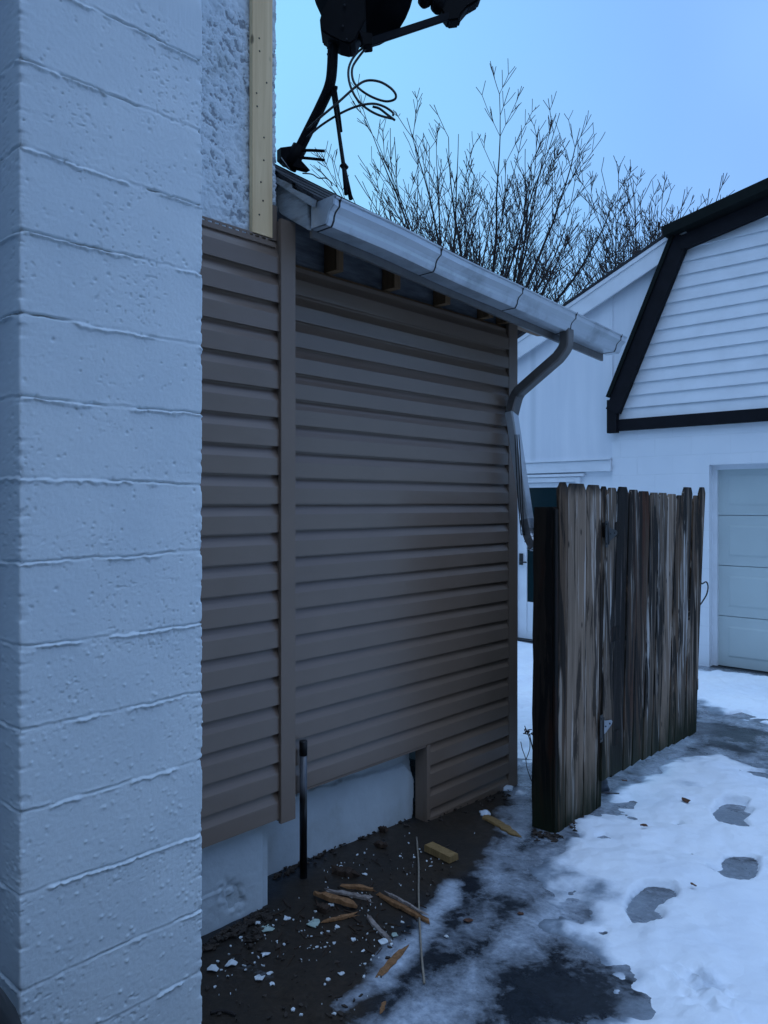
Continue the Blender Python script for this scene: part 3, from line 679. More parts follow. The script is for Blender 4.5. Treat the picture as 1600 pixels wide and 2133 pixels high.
    def rect(path, w, h):
        g = Geo(); path = [Vector(p) for p in path]; vs = []
        for i, p in enumerate(path):
            d = (path[min(i + 1, len(path) - 1)] - path[max(i - 1, 0)]).normalized(); s_ = Vector((0, 1, 0)); s_ = (s_ - d * s_.dot(d)).normalized(); u = s_.cross(d)
            c = .007
            for (a, b) in ((-w + c, -h), (w - c, -h), (w, -h + c), (w, h - c), (w - c, h), (-w + c, h), (-w, h - c), (-w, -h + c)): vs.append(p + s_ * a + u * b)
        n = 8; g.add(vs, [(i * n + k, i * n + (k + 1) % n, (i + 1) * n + (k + 1) % n, (i + 1) * n + k) for i in range(len(path) - 1) for k in range(n)] + [tuple(range(n)), tuple((len(path) - 1) * n + k for k in range(n))])
        return g
    path = spline(pts, 4) + [p2] ; path = path[:-1] + spline([p2 + (p2 - p3) * 0 + np.array((.02, 0, .016)), p2 + np.array((-.004, 0, -.02)), p3], 4)
    ds = rect(path, .036, .029).build('downspout', M['down'], shed)
    rect([p3 + (p3 - p4) * .02, p3 * .5 + p4 * .5, p4], .033, .027).build('lower_pipe', M['gutter'], ds)
    e = at_d(1106, 1118, 4.44); e2 = at_d(1118, 1142, 4.40)
    el = spline([p4 + (p3 - p4) * .015, p4 * .5 + e * .5, e, e2], 5)
    g = rect(el, .036, .031)
    for k in (5, 8, 11, 14): 
        if k < len(el) - 1: 
            h = rect([el[k], el[k] + (np.array(el[k + 1]) - el[k]) * .35], .039, .034); g.add(h.v, h.f)
    g.build('shoe', M['steel'], ds)
    for k, dx in enumerate((0, .010, .02)):
        q = spline([at_d(1073 + k * 4, 905, 4.40), at_d(1076 + k * 5, 980, 4.40), at_d(1081 + k * 4, 1060, 4.41), at_d(1086 + k * 3, 1115, 4.42)], 5)
        Geo().tube(q, .003, 6).build('wire', M['cable'], ds)
shed_build()

# ------------------------------------------------------------------ satellite dish
def dish():
    D = 3.36
    base = at_d(610, 345, 3.42)
    t = thing('satellite_dish', 'black satellite dish on a bent mast at the roof corner', 'satellite dish', tuple(base))
    at = lambda px, py, d=D: at_d(px, py, d)
    Geo().tube(spline([at(606, 346, 3.42), at(640, 278, 3.40), at(668, 222, 3.38), at(686, 180), at(692, 140), at(694, 70)], 6), .0235, 14).build('mast', M['metal'], t)
    Geo().tube([at(602, 350, 3.42), at(625, 306, 3.41)], .034, 12).build('mast_socket', M['metal'], t)
    g = Geo(); g.prism([at(577, 313, 3.44), at(600, 310, 3.44), at(618, 300, 3.44), at(622, 330, 3.44), at(620, 340, 3.44), at(638, 360, 3.44), at(590, 348, 3.44), at(577, 336, 3.44)], (.05, -.02, -.01)); g.build('foot_bracket', M['metal'], t)
    for a, b in (((620, 313), (676, 314.5)), ((620, 328), (676, 333.5))):
        Geo().tube(spline([at(*a, 3.40), at((a[0] + b[0]) / 2, (a[1] + b[1]) / 2 - .5, 3.38), at(*b, 3.36)], 4), .0068, 8).build('anchor_bolt', M['metal'], t)
    Geo().tube([at(586, 328, 3.36), at(603, 352, 3.36)], .0022, 6).build('bright_clip', M['steel'], t)
    # reflector: shallow elliptical bowl facing up and away to the right
    right = Vector((cy, sy, 0)); fwd = Vector((-sy, cy, 0)); up = Vector((0, 0, 1))
    n = (right * .50 + fwd * .72 + up * .48).normalized(); e1 = n.cross(up).normalized(); e2 = e1.cross(n).normalized()
    c = Vector(at(752, -62, 3.42)); a_, b_ = .275, .30; vs = []; fs = []; nr, na = 7, 40
    for r in range(nr + 1):
        for k in range(na):
            th = 2 * math.pi * k / na; rr = r / nr
            vs.append(c + e1 * (a_ * rr * math.cos(th)) + e2 * (b_ * rr * math.sin(th)) - n * (.055 * (1 - rr * rr)))
    for r in range(nr):
        for k in range(na): fs.append((r * na + k, r * na + (k + 1) % na, (r + 1) * na + (k + 1) % na, (r + 1) * na + k))
    m_ = len(vs); vs2 = [Vector(v) - n * .008 for v in vs]
    g = Geo(); g.add(vs, fs, True); g.add(vs2, [tuple(reversed(f)) for f in fs], True)
    g.add(vs[-na:] + vs2[-na:], [(k, (k + 1) % na, na + (k + 1) % na, na + k) for k in range(na)])
    refl = g.build('reflector', M['metal'], t)
    # mount housing behind it
    g = Geo(); g.prism([at(668, 62, 3.30), at(666, 40, 3.30), at(672, 18, 3.30), at(684, -4, 3.30), at(706, -30, 3.30), at(760, -30, 3.30), at(762, 40, 3.30), at(740, 84, 3.30), at(728, 91, 3.30), at(708, 86, 3.30), at(684, 73, 3.30)], fwd * .11); g.build('mount', M['metal'], t, .006)
    for yy in (84, 100, 113): Geo().tube([at(681, yy, 3.36), at(686, yy, 3.36)], .0045, 8).build('bolt', M['metal'], t)
    for q in ((718, 10), (714, 54), (722, 82)): Geo().tube([at(*q, 3.295), at(*q, 3.285)], .005, 8).build('bolt', M['iron'], t)
    Geo().prism([at(746, 58, 3.30), at(758, 66, 3.30), at(776, 68, 3.30), at(776, 92, 3.30), at(758, 94, 3.30)], fwd * .06).build('arm_bracket', M['metal'], t, .003)
    A = at(762, 91, 3.33); B = at(938, 33, 3.62)
    Geo().bar(A, B, .022, .032).build('feed_arm', M['metal'], t, .003)
    g = Geo()
    g.prism([at(924, 30, 3.60), at(934, 43, 3.60), at(958, 40, 3.60), at(962, 28, 3.60), at(974, 14, 3.60), at(998, 0, 3.60), at(1006, -22, 3.60), at(900, -22, 3.60), at(912, 8, 3.60)], fwd * .07)
    fb = g.build('feed_bracket', M['metal'], t, .008)
    for px, py, r in ((884, 2, .034), (912, 14, .038)):
        Geo().tube([at(px + 14, py - 34, 3.63), at(px + 3, py - 8, 3.62), at(px, py + 4, 3.62), at(px - 1, py + 10, 3.615)], [r * .9, r, r * .95, r * .5], 14).build('feed_horn', M['metal'], fb)
    # support struts down to the eave
    f1 = at(721, 404, 3.05); f2 = at(731, 415, 3.09); jn = at(716, 346, 3.12)
    Geo().tube([at(692, 186, 3.36), at(704, 262, 3.27), jn, f1], [.008, .008, .009, .0085], 8).build('strut', M['metal'], t)
    Geo().tube([at(697, 182, 3.36), at(705, 235, 3.33), at(711, 274, 3.31)], [.009, .0085, .006], 8).build('strut', M['metal'], t)
    Geo().tube([jn, f2], .0085, 8).build('strut', M['metal'], t)
    Geo().tube([at(713, 342, 3.12), at(721, 352, 3.12)], .014, 8).build('clamp', M['metal'], t)
    Geo().tube([at(690, 181, 3.36), at(702, 184, 3.355)], .010, 8).build('clamp', M['metal'], t)
    cab = [([(766, 93), (742, 112), (727, 140), (728, 172), (742, 204), (764, 226), (790, 240), (820, 248)], .0052),
           ([(768, 94), (748, 118), (734, 142), (736, 168), (750, 186), (775, 202), (803, 211), (822, 207), (824, 196), (812, 182), (790, 170), (764, 168), (742, 180), (706, 212), (668, 244), (640, 270)], .0052),
           ([(640, 286), (668, 262), (706, 238), (742, 222), (776, 216), (800, 222), (818, 234), (819, 240)], .0052),
           ([(776, 222), (790, 226), (806, 238), (822, 250)], .0055)]
    for q, r in cab:
        dd = np.linspace(3.33, 3.30, len(q)); 
        Geo().tube(spline([at(x, y, d + .012 * math.sin(i * 1.3)) for i, ((x, y), d) in enumerate(zip(q, dd))], 6), r, 8).build('cable', M['cable'], t)
    Geo().tube(spline([at(630, 361, 3.40), at(650, 363, 3.40), at(664, 371, 3.38), at(678, 371, 3.36), at(688, 378, 3.33), at(692, 387, 3.31)], 5), .0028, 6).build('ground_wire', M['cable'], t)
dish()

# ------------------------------------------------------------------ garage and the wing beside it
YG = 8.30
g_at = lambda px, py: at_y(px, py, YG)
def garage():
    t = thing('garage', 'white block garage with a black trimmed gambrel gable', 'garage', (-2, YG, -.1))
    xl = -4.13; dl, dr, dz = -3.03, -.55, 2.02; xr = 1.9
    g = Geo(); g.box(xl, dl, YG, YG + .2, -.3, 2.50); g.box(dl, dr, YG, YG + .2, dz, 2.50); g.box(dr, xr, YG, YG + .2, -.3, 2.50)
    g.box(xl, xl + .2, YG + .2, YG + 6, -.3, 2.5); g.box(xr - .2, xr, YG + .2, YG + 6, -.3, 2.5); g.box(xl, xr, YG + 6, YG + 6.2, -.3, 2.5)
    g.build('block_wall', M['wallblock'], t)
    # gambrel outline (front): eave, knee, ridge
    eave = (xl, 2.72); knee = (-3.30, 4.46); xm = (xl + xr) / 2; ridge = (xm, 4.46 + .205 * (xm + 3.30))
    mir = lambda p: (2 * xm - p[0], p[1])
    out = [(xl, 2.50), eave, knee, ridge, mir(knee), mir(eave), (xr, 2.50)]
    # lap boards of the gable
    g = Geo(); z = 2.56; h = .139
    def half(z):
        if z <= eave[1]: return xl
        if z <= knee[1]: return eave[0] + (knee[0] - eave[0]) * (z - eave[1]) / (knee[1] - eave[1])
        return min(xm, knee[0] + (ridge[0] - knee[0]) * (z - knee[1]) / (ridge[1] - knee[1]))
    while z < ridge[1] - .02:
        z1 = min(z + h, ridge[1]); a, b = half(z) + .02, half(z1) + .02; wb = .005 * math.sin(z * 37)
        vs = [(a, YG - .020, z), (2 * xm - a, YG - .020 - wb * .3, z), (2 * xm - b, YG + .002, z1), (b, YG + .002, z1), (a, YG + .02, z), (2 * xm - a, YG + .02, z), (2 * xm - b, YG + .03, z1), (b, YG + .03, z1)]
        g.add(vs, [(0, 1, 2, 3), (0, 4, 5, 1), (7, 6, 5, 4), (3, 2, 6, 7), (0, 3, 7, 4), (1, 5, 6, 2)]); z += h
    g.build('gable_siding', M['white'], t)
    # black trim boards, flat on the gable
    def strip(p, q, w, y0, y1, side):
        p = np.array(p); q = np.array(q); d = (q - p) / np.linalg.norm(q - p); nrm = np.array((d[1], -d[0])) * side * w
        a, b, c, e = p, q, q + nrm, p + nrm
        return Geo().prism([(v[0], y0, v[1]) for v in (a, b, c, e)], (0, y1 - y0, 0))
    strip((eave[0] - .03, eave[1] - .02), (knee[0] - .05, knee[1] + .06), .165, YG - .10, YG - .022, 1).build('gable_trim', M['black'], t)
    strip(mir((eave[0] - .03, eave[1] - .02)), mir((knee[0] - .05, knee[1] + .06)), .20, YG - .10, YG - .022, -1).build('gable_trim', M['black'], t)
    strip((knee[0] - .02, knee[1] + .02), (ridge[0], ridge[1] + .02), .15, YG - .106, YG - .024, 1).build('gable_trim', M['black'], t)
    strip(mir((knee[0] - .02, knee[1] + .02)), (ridge[0], ridge[1] + .02), .15, YG - .106, YG - .024, -1).build('gable_trim', M['black'], t)
    Geo().box(xl - .02, xl + .095, YG - .094, YG - .021, 2.42, 2.80).build('gable_trim', M['black'], t)
    Geo().box(xl + .096, xr, YG - .060, YG - .003, 2.44, 2.57).build('gable_trim', M['black'], t)
    # roof skins
    def skin(p, q, th=.06, ov=.16):
        p = np.array(p); q = np.array(q); d = (q - p) / np.linalg.norm(q - p); nr = np.array((-d[1], d[0])) * (1 if d[0] > 0 else -1)
        if nr[1] < 0: nr = -nr
        a, b = p, q; c, e = q + nr * th, p + nr * th
        return Geo().prism([(v[0], YG - ov, v[1]) for v in (a, b, c, e)], (0, 6.5, 0))
    up = lambda p, dz: (p[0], p[1] + dz)
    skin((eave[0] + .02, eave[1] + .10), (knee[0] - .06, knee[1] + .05), .045, .12).build('roof', M['green'], t)
    skin(mir((eave[0] + .02, eave[1] + .10)), mir((knee[0] - .06, knee[1] + .05)), .045, .12).build('roof', M['green'], t)
    skin((knee[0] - .14, knee[1] + .03), up(ridge, .06), .11, .20).build('roof', M['green'], t)
    skin(mir((knee[0] - .14, knee[1] + .03)), up(ridge, .06), .11, .20).build('roof', M['green'], t)
    # overhead door in its recess
    zb = -.115; yd = YG + .13; n = 4; hh = (dz - zb) / n; g = Geo()
    for k in range(n):
        a, b = zb + k * hh + .003, zb + (k + 1) * hh - .003; g.box(dl - .02, dr + .02, yd, yd + .04, a, b)
        for j in range(3):
            w = (dr - dl - .2) / 3; x0 = dl + .10 + j * w + .05; x1 = x0 + w - .10
            g.add([(x0, yd - .001, a + .10), (x1, yd - .001, a + .10), (x1, yd - .001, b - .10), (x0, yd - .001, b - .10), (x0 + .02, yd - .006, a + .12), (x1 - .02, yd - .006, a + .12), (x1 - .02, yd - .006, b - .12), (x0 + .02, yd - .006, b - .12)],
                  [(4, 5, 6, 7), (0, 1, 5, 4), (1, 2, 6, 5), (2, 3, 7, 6), (3, 0, 4, 7)])
    g.build('garage_door', M['gdoor'], t, .002)
    g = Geo(); g.box(dl - .001, dl + .05, YG + .09, YG + .129, zb, dz); g.box(dr - .05, dr + .001, YG + .09, YG + .129, zb, dz); g.box(dl + .05, dr - .05, YG + .09, YG + .129, dz - .05, dz + .001)
    g.build('door_frame', M['white'], t)
    Geo().box(dl, dr, YG + .12, YG + .2, -.2, zb - .001).build('bottom_seal', M['seam'], t)
garage()

def wing():
    t = thing('house_wing', 'white panelled gable wing with glazed storm door beside the garage', 'house', (-5.2, YG, -.1))
    y = YG + .02; x0, x1 = -7.0, -4.135
    rk = lambda x: 3.655 + .44 * (x + 5.44)
    dx0, dx1 = -5.43, -4.60; zt = 1.87
    g = Geo(); g.prism([(x0, y, 2.12), (x1, y, 2.12), (x1, y, rk(x1) - .1), (x0, y, rk(x0) - .1)], (0, .15, 0))
    g.prism([(x1, y + .01, 2.5), (-3.3, y + .01, 2.5), (-3.3, y + .01, rk(-3.3) - .1), (x1, y + .01, rk(x1) - .1)], (0, .12, 0))
    g.build('panel_wall', M['wallpanel'], t)
    g = Geo(); g.box(x0, dx0 - .06, y, y + .15, -.3, 2.12); g.box(dx1 + .06, x1, y, y + .15, -.3, 2.12); g.box(dx0 - .06, dx1 + .06, y, y + .15, zt + .06, 2.12)
    g.box(x0, x0 + .15, y + .15, y + 6, -.3, rk(x0) - .05); g.build('wall', M['wallblock'], t)
    Geo().box(x0, x1 + .0, y - .055, y - .002, 1.985, 2.115).build('trim_board', M['white'], t, .004)
    Geo().box(x0, x1 + .0, y - .075, y - .002, 2.117, 2.140).build('drip_cap', M['white'], t, .003)
    g = Geo(); g.box(dx0 - .06, dx0, y - .03, y + .1, -.1, zt + .06); g.box(dx1, dx1 + .06, y - .03, y + .1, -.1, zt + .06); g.box(dx0, dx1, y - .03, y + .1, zt, zt + .06); g.box(dx0 - .1, dx1 + .12, y - .045, y - .003, zt + .065, zt + .10)
    g.build('door_casing', M['white'], t, .003)
    Geo().box(dx0 - .06, dx1 + .06, y - .08, y + .1, -.16, -.10).build('threshold', M['seam'], t)
    d = Geo(); s = .135
    d.box(dx0 + .004, dx0 + s, y + .0, y + .04, -.095, zt - .004); d.box(dx1 - s, dx1 - .004, y + .0, y + .04, -.095, zt - .004); d.box(dx0 + s, dx1 - s, y, y + .04, zt - .06, zt - .004); d.box(dx0 + s, dx1 - s, y, y + .04, -.095, .0); d.box(dx0 + s, dx1 - s, y + .008, y + .035, 0, .37)
    door = d.build('storm_door', M['white'], t, .003)
    Geo().box(dx0 + s - .002, dx1 - s + .002, y + .015, y + .025, .372, zt - .062).build('glass', M['glass'], door)
    h = at_y(1087, 1165, y); g = Geo(); g.box(h[0] - .022, h[0] + .022, y - .03, y - .001, h[2] - .07, h[2] + .075); g.tube([(h[0], y - .045, h[2] - .03), (h[0] + .1, y - .05, h[2] - .03)], .010, 8); g.tube([(h[0], y - .001, h[2] - .03), (h[0], y - .05, h[2] - .03)], .010, 8)
    g.build('handle', M['iron'], door, .002)
    # roof with deep white rake board
    xa, xb = -7.3, -3.25
    Geo().prism([(xa, YG - .085, rk(xa)), (xb, YG - .085, rk(xb)), (xb, YG - .085, rk(xb) + .035), (xa, YG - .085, rk(xa) + .035)], (0, 6.6, 0)).build('roof', M['shingle'], t)
    Geo().prism([(xa, YG - .068, rk(xa) - .003), (xb, YG - .068, rk(xb) - .003), (xb, YG - .068, rk(xb) - .245), (xa, YG - .068, rk(xa) - .245)], (0, .03, 0)).build('rake_board', M['white'], t, .003)
    Geo().prism([(xa, YG - .080, rk(xa) - .002), (xb, YG - .080, rk(xb) - .002), (xb, YG - .080, rk(xb) - .052), (xa, YG - .080, rk(xa) - .052)], (0, .012, 0)).build('rake_moulding', M['white'], t, .002)
    Geo().prism([(xa, YG - .036, rk(xa) - .20), (xb, YG - .036, rk(xb) - .20), (xb, YG - .036, rk(xb) - .215), (xa, YG - .036, rk(xa) - .215)], (0, .05, 0)).build('soffit', M['white'], t)
wing()

# ------------------------------------------------------------------ fence and gate
FA, FB = np.array((-2.02, 3.44)), np.array((-2.045, 4.22)); GA, GB = np.array((-2.045, 4.22)), np.array((-2.195, 5.95))
def on_line(px, A, B, off=0.0):
    r = ray(px, HOR)[:2]; d = B - A; nrm = np.array((d[1], -d[0])) / np.hypot(*d); A2 = A + nrm * off
    m = np.array([[r[0], -d[0]], [r[1], -d[1]]]); s = np.linalg.solve(m, A2); return r * s[0], s[0]
def picket(name, pxa, pxb, topy, A, B, zfoot, mat, parent, seed, lean=(0, 0), notch=None):
    """dog-eared board standing on the line A-B: pixel span measured at the top"""
    (a, da), (b, db) = on_line(pxa, A, B), on_line(pxb, A, B); (a2, _), (b2, _) = on_line(pxa + lean[0], A, B), on_line(pxb + lean[1], A, B)
    zt = CAM_H + (HOR - topy) * (da + db) / 2 / FPX; d = (B - A) / np.hypot(*(B - A)); nrm = np.array((d[1], -d[0]))
    rng = random.Random(seed); th = .016; zf = zfoot + rng.uniform(-.006, .006); w = np.hypot(*(b - a)); ear = min(.036, w * .34)
    rows = []
    zs = list(np.linspace(zf, zt - ear * 1.25, 15)) + [zt - ear * .6, zt]
    bow = rng.uniform(-.008, .008); tw = rng.uniform(-.012, .012); fr = []
    for i, z in enumerate(zs):
        u = (z - zf) / (zt - zf); k = max(0, (z - (zt - ear * 1.25)) / (ear * 1.25)) * ear * (1 if w > .06 else .6)
        p = a2 + (a - a2) * u + d * (k + .0018 * (vnoise(np.array(z * 9.), np.array(seed * 1.), 3) - .5)); q = b2 + (b - b2) * u - d * (k + .0018 * (vnoise(np.array(z * 9.), np.array(seed + .5), 4) - .5))
        o = bow * math.sin(u * 3.1) ; o2 = tw * (u - .4)
        cols = []
        for f in (0, .33, .67, 1):
            c = p + (q - p) * f + nrm * (o + o2 * (f - .5) + .0035 * math.sin(f * 3.14) * (1 if seed % 2 else -1)); cols.append(c)
        fr.append([(c[0], c[1], z) for c in cols] + [(c[0] - nrm[0] * th, c[1] - nrm[1] * th, z) for c in cols[::-1]])
    g = Geo(); n = 8; vs = [v for r_ in fr for v in r_]
    g.add(vs, [(i * n + k, i * n + (k + 1) % n, (i + 1) * n + (k + 1) % n, (i + 1) * n + k) for i in range(len(fr) - 1) for k in range(n)] + [tuple(range(n)), tuple((len(fr) - 1) * n + k for k in range(n))])
    return g.build(name, mat, parent, .0012)
def fence():
    t = thing('picket_fence', 'short weathered picket fence section on a dark square post by the shed', 'fence', (-2.1, 3.5, -.09))
    # post
    px0, px1 = 1112, 1146; y = 3.435
    a = at_y(1111, HOR, y); b = at_y(1150, HOR, y); zt = CAM_H + (HOR - 1056) * 3.97 / FPX
    g = Geo(); zs = np.linspace(-.14, zt, 14); vs = []
    for i, z in enumerate(zs):
        j = .003 * math.sin(i * 2.1); vs += [(a[0] + j - .012 * (1 - i / 13), y, z), (b[0] + j, y, z), (b[0] + j, y + .09, z), (a[0] + j - .012 * (1 - i / 13), y + .09, z)]
    g.add(vs, [(i * 4 + k, i * 4 + (k + 1) % 4, i * 4 + 4 + (k + 1) % 4, i * 4 + 4 + k) for i in range(13) for k in range(4)] + [(3, 2, 1, 0), (52, 53, 54, 55)])
    g.build('post', M['fp'], t, .003)
    xa = b[0]
    for z in (.22, .82, 1.42): Geo().box(xa - .005, -2.037, 3.45, 4.19, z, z + .085).build('rail', M['fp'], t, .002)
    # second post board behind the near picket edge
    c = at_y(1165, HOR, 3.45)
    Geo().box(xa + .002, c[0] - .018, 3.44, 3.475, -.12, zt - .01).build('end_board', M['fp'], t, .002)
    zf = -.075
    spec = [(1166, 1183.5, 1004, 'fm'), (1184.5, 1222, 1007, 'fl'), (1224, 1253, 1010, 'fl'), (1254.5, 1266, 1013, 'fm')]
    for i, (p, q, ty, m) in enumerate(spec): picket('picket', p, q, ty, FA, FB, zf - .01 * 0, M[m], t, 11 + i, (-4 - i * 2.5, -6 - i * 2.5))
    g = thing('gate', 'weathered stained picket gate hinged to the short fence, standing open', 'gate', (-2.1, 4.25, -.05))
    spec = [(1267, 1288, 1016, 'fs'), (1288.5, 1311, 1014, 'fd'), (1312.5, 1331.5, 1020, 'fr'), (1332.5, 1354, 1023, 'fr'), (1356, 1373.5, 1026, 'fs'), (1374.5, 1391, 1026.5, 'fs'),
            (1392.5, 1411, 1029, 'fl'), (1411.5, 1424, 1031.5, 'fm'), (1424.5, 1444, 1015, 'fs'), (1445, 1457.5, 1032, 'fm'), (1458, 1471, 1015, 'fm')]
    for i, (p, q, ty, m) in enumerate(spec):
        f = (p - 1266) / 205; f2 = (q - 1266) / 205
        by = 1625 + (1525 - 1625) * np.clip((p - 12 - 1260) / 190, 0, 1); (c, d) = on_line(p - 12, GA, GB); zf_ = CAM_H - (by - HOR) * d / FPX
        picket('picket', p, q, ty, GA, GB, zf_, M[m], g, 31 + i, (-13 - 8 * f, -13 - 8 * f2))
    d = (GB - GA) / np.hypot(*(GB - GA)); nrm = np.array((d[1], -d[0]))
    for z in (.25, 1.38):
        p = GA + d * .09 - nrm * .036; q = GB - d * .14 - nrm * .036; Geo().bar((*p, z), (*q, z + .01), .038, .085).build('rail', M['fp'], g, .002)
    p = GA + d * .06 - nrm * .034; q = GB - d * .06 - nrm * .034; Geo().bar((*p, .32), (*q, 1.34), .03, .085).build('brace', M['fp'], g, .002)
    # hinges: strap leaf + plate
    for py, m, px in ((1112, 'iron', 1264), (1516, 'iron', 1253)):
        h = Geo(); c, dd = on_line(px, GA, GB, .004); z = CAM_H - (py - HOR) * dd / FPX
        f = lambda s_, dz, o=0: (*(c + d * s_ + nrm * (.003 + o)), z + dz)
        h.prism([f(-.034, -.075), f(.004, -.075), f(.004, .075), f(-.034, .075)], (*(nrm * .004), 0))
        h.tube([f(.008, -.06, .003), f(.008, .06, .003)], .007, 8)
        o = h.build('hinge', M[m], g, .001)
        k = Geo(); k.prism([f(.012, -.042), f(.05, -.036), f(.13, -.010), f(.142, .004), f(.13, .016), f(.05, .030), f(.012, .040)], (*(nrm * .004), 0)); k.build('strap', M['steel' if py > 1300 else 'iron'], o, .001)
        for q in ((-.02, .055), (-.02, -.055), (.04, 0), (.10, .002)): Geo().tube([f(*q, .003), f(*q, .008)], .005, 8).build('screw', M['iron'], o)
    # bent handle on the free edge
    e = GB + d * .005
    pts = [at_d(1459, 1208, 5.80), at_d(1462, 1216, 5.80), at_d(1471, 1212, 5.80), at_d(1475, 1222, 5.80), at_d(1472, 1238, 5.80), at_d(1464, 1252, 5.80), at_d(1457, 1262, 5.80)]
    Geo().tube(spline(pts, 5), .0055, 8).build('handle', M['iron'], g)
fence()

# ------------------------------------------------------------------ bare trees
def tree(name, label, base, height, spread, seed, leaders, group, rmin=.009, r0=.075, fork=.38, fine=1.0):
    rng = random.Random(seed); t = thing(name, label, 'tree', tuple(base), group)
    trunk = Geo(); crown = Geo(); B = Vector(base)
    def grow(p, d, L, r, lvl, up, wob=.05, seg=.34):
        n = max(3, int(L / seg)); pts = [p]; q = p; dd = d.normalized()
        for i in range(n):
            dd = (dd + Vector((rng.gauss(0, wob), rng.gauss(0, wob), up + rng.gauss(0, wob * .5)))).normalized(); q = q + dd * (L / n); pts.append(q)
        rr = [max(rmin, r * (1 - .9 * i / n)) for i in range(n + 1)]
        (trunk if lvl == 0 else crown).tube(pts, rr, 6 if lvl == 0 else (4 if lvl == 1 else 3), False)
        return pts, rr
    def pair(pts, i, ang, L, r, lvl, up):          # opposite side shoots
        a = rng.uniform(0, 6.28); out = []
        for k in (0, 1):
            if rng.random() < .18: continue
            b = a + math.pi * k + rng.uniform(-.3, .3); ax = (pts[i] - pts[i - 1]).normalized()
            out.append(grow(pts[i], ax + Vector((math.cos(b), math.sin(b), 0)) * ang * rng.uniform(.8, 1.15), L * rng.uniform(.7, 1.2), r, lvl, up, .035, .22)[0])
        return out
    tp, _ = grow(B - Vector((0, 0, .2)), Vector((.02, 0, 1)), height * fork + .2, r0 * 2.1, 0, .1)
    for s_ in range(leaders):
        a = 2 * math.pi * s_ / leaders + rng.uniform(-.35, .35); tilt = (.25 + .75 * ((s_ * 7) % leaders) / leaders) * spread
        st = tp[rng.choice([-1, -2, -2, -3])]; Lh = height - st.z + B.z
        pts, rr = grow(st, Vector((math.cos(a) * tilt, math.sin(a) * tilt, 1)), Lh * rng.uniform(.86, 1.02) * (1 - .34 * tilt * tilt), r0 * rng.uniform(.55, .9), 0, .016)
        n = len(pts)
        for i in range(2, n):
            rem = n - i
            if rng.random() < .66 * fine:
                for p2 in pair(pts, i, .62, .30 + .150 * rem, rr[i] * .5, 1, .05):
                    for j in range(1, len(p2)):
                        if rng.random() < .60 * fine:
                            for p3 in pair(p2, j, .62, .18 + .05 * (len(p2) - j), rmin, 2, .07):
                                if rng.random() < .25 * fine: pair(p3, 1, .6, .16, rmin * .9, 2, .05)
    trunk.build('trunk', M['bark'], t); crown.build('crown', M['twig'], t)
G_T = 'bare trees behind the buildings'
tree('bare_tree', 'large bare tree fanning upright twigs behind the shed roof', (*at_d(1022, HOR, 15.5)[:2], -.1), 10.1, .98, 5, 34, G_T, .0062, .060, .36)
tree('bare_tree', 'smaller bare tree rising behind the white rake of the wing', (*at_d(1325, HOR, 19)[:2], -.1), 9.5, .46, 14, 24, G_T, .0075, .045, .42)
tree('bare_tree', 'low dense bare tree between the big tree and the wing roof', (*at_d(1185, HOR, 17)[:2], -.1), 7.4, .90, 21, 22, G_T, .0075, .05, .36)

# ------------------------------------------------------------------ small things on the ground
def pipe():
    t = thing('black_pipe', 'black pipe standing upright in the grit beside the shed foundation', 'pipe', (-2.50, 2.19, 0))
    p = at_g(632, 1828); x, y, z = p
    zt = CAM_H - (1549 - HOR) * 3.30 / FPX
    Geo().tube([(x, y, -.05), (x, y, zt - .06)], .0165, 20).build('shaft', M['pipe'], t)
    Geo().tube([(x, y, zt - .062), (x, y, zt - .004), (x, y, zt)], [.0178, .0178, .0165], 20).build('sleeve', M['seam'], t)
pipe()

def stick(name, label, cat, p, q, w, h, mat, group, seed, lift=0.0, tilt=0.0):
    rng = random.Random(seed); a = Vector(at_g(*p)); b = Vector(at_g(*q)); d = (b - a); L = d.length; d.normalize(); s = Vector((-d.y, d.x, 0)).normalized()
    n = 9; vs = []; bow = rng.uniform(-.04, .04) * L
    for i in range(n + 1):
        u = i / n; c = a + d * (L * u) + s * (bow * (4 * u * (1 - u)) * (cat != 'offcut')); ww = w * (1 - (.18 + .35 * ((seed + (u > .5)) % 2)) * abs(2 * u - 1) ** 2.6 * (cat != 'offcut')) * rng.uniform(.75, 1.12) / 2; hh = h * rng.uniform(.7, 1.1) * (1 - .25 * abs(2 * u - 1) ** 3)
        if cat == 'offcut': ww = w / 2; hh = h
        z0 = float(gz(c.y)) + .002 + lift + tilt * u
        vs += [(c.x - s.x * ww, c.y - s.y * ww, z0), (c.x + s.x * ww, c.y + s.y * ww, z0 + .003 * rng.random()), (c.x + s.x * ww * .85, c.y + s.y * ww * .85, z0 + hh), (c.x - s.x * ww * .9, c.y - s.y * ww * .9, z0 + hh * rng.uniform(.8, 1) if cat != 'offcut' else z0 + hh)]
    # ragged ends
    if cat != 'offcut':
        for k in range(4):
            for e in (0, n):
                o = rng.uniform(-.35, .35) * min(L, .12); v = vs[e * 4 + k]; vs[e * 4 + k] = (v[0] + d.x * o, v[1] + d.y * o, v[2])
    base = (a + b) / 2; g = Geo(); g.add(vs, [(i * 4 + k, i * 4 + (k + 1) % 4, i * 4 + 4 + (k + 1) % 4, i * 4 + 4 + k) for i in range(n) for k in range(4)] + [(3, 2, 1, 0), tuple(n * 4 + k for k in range(4))])
    o = g.build(name, M[mat], None, .0012)
    me = o.data; me.transform(__import__('mathutils').Matrix.Translation(-base)); o.location = base
    return tag(o, label, cat, group)
G1 = 'wood scraps on the grit'
stick('wood_offcut', 'short yellow lumber offcut lying beside the pale cord', 'offcut', (893, 1770), (946, 1796), .062, .030, 'lumber', G1, 1)
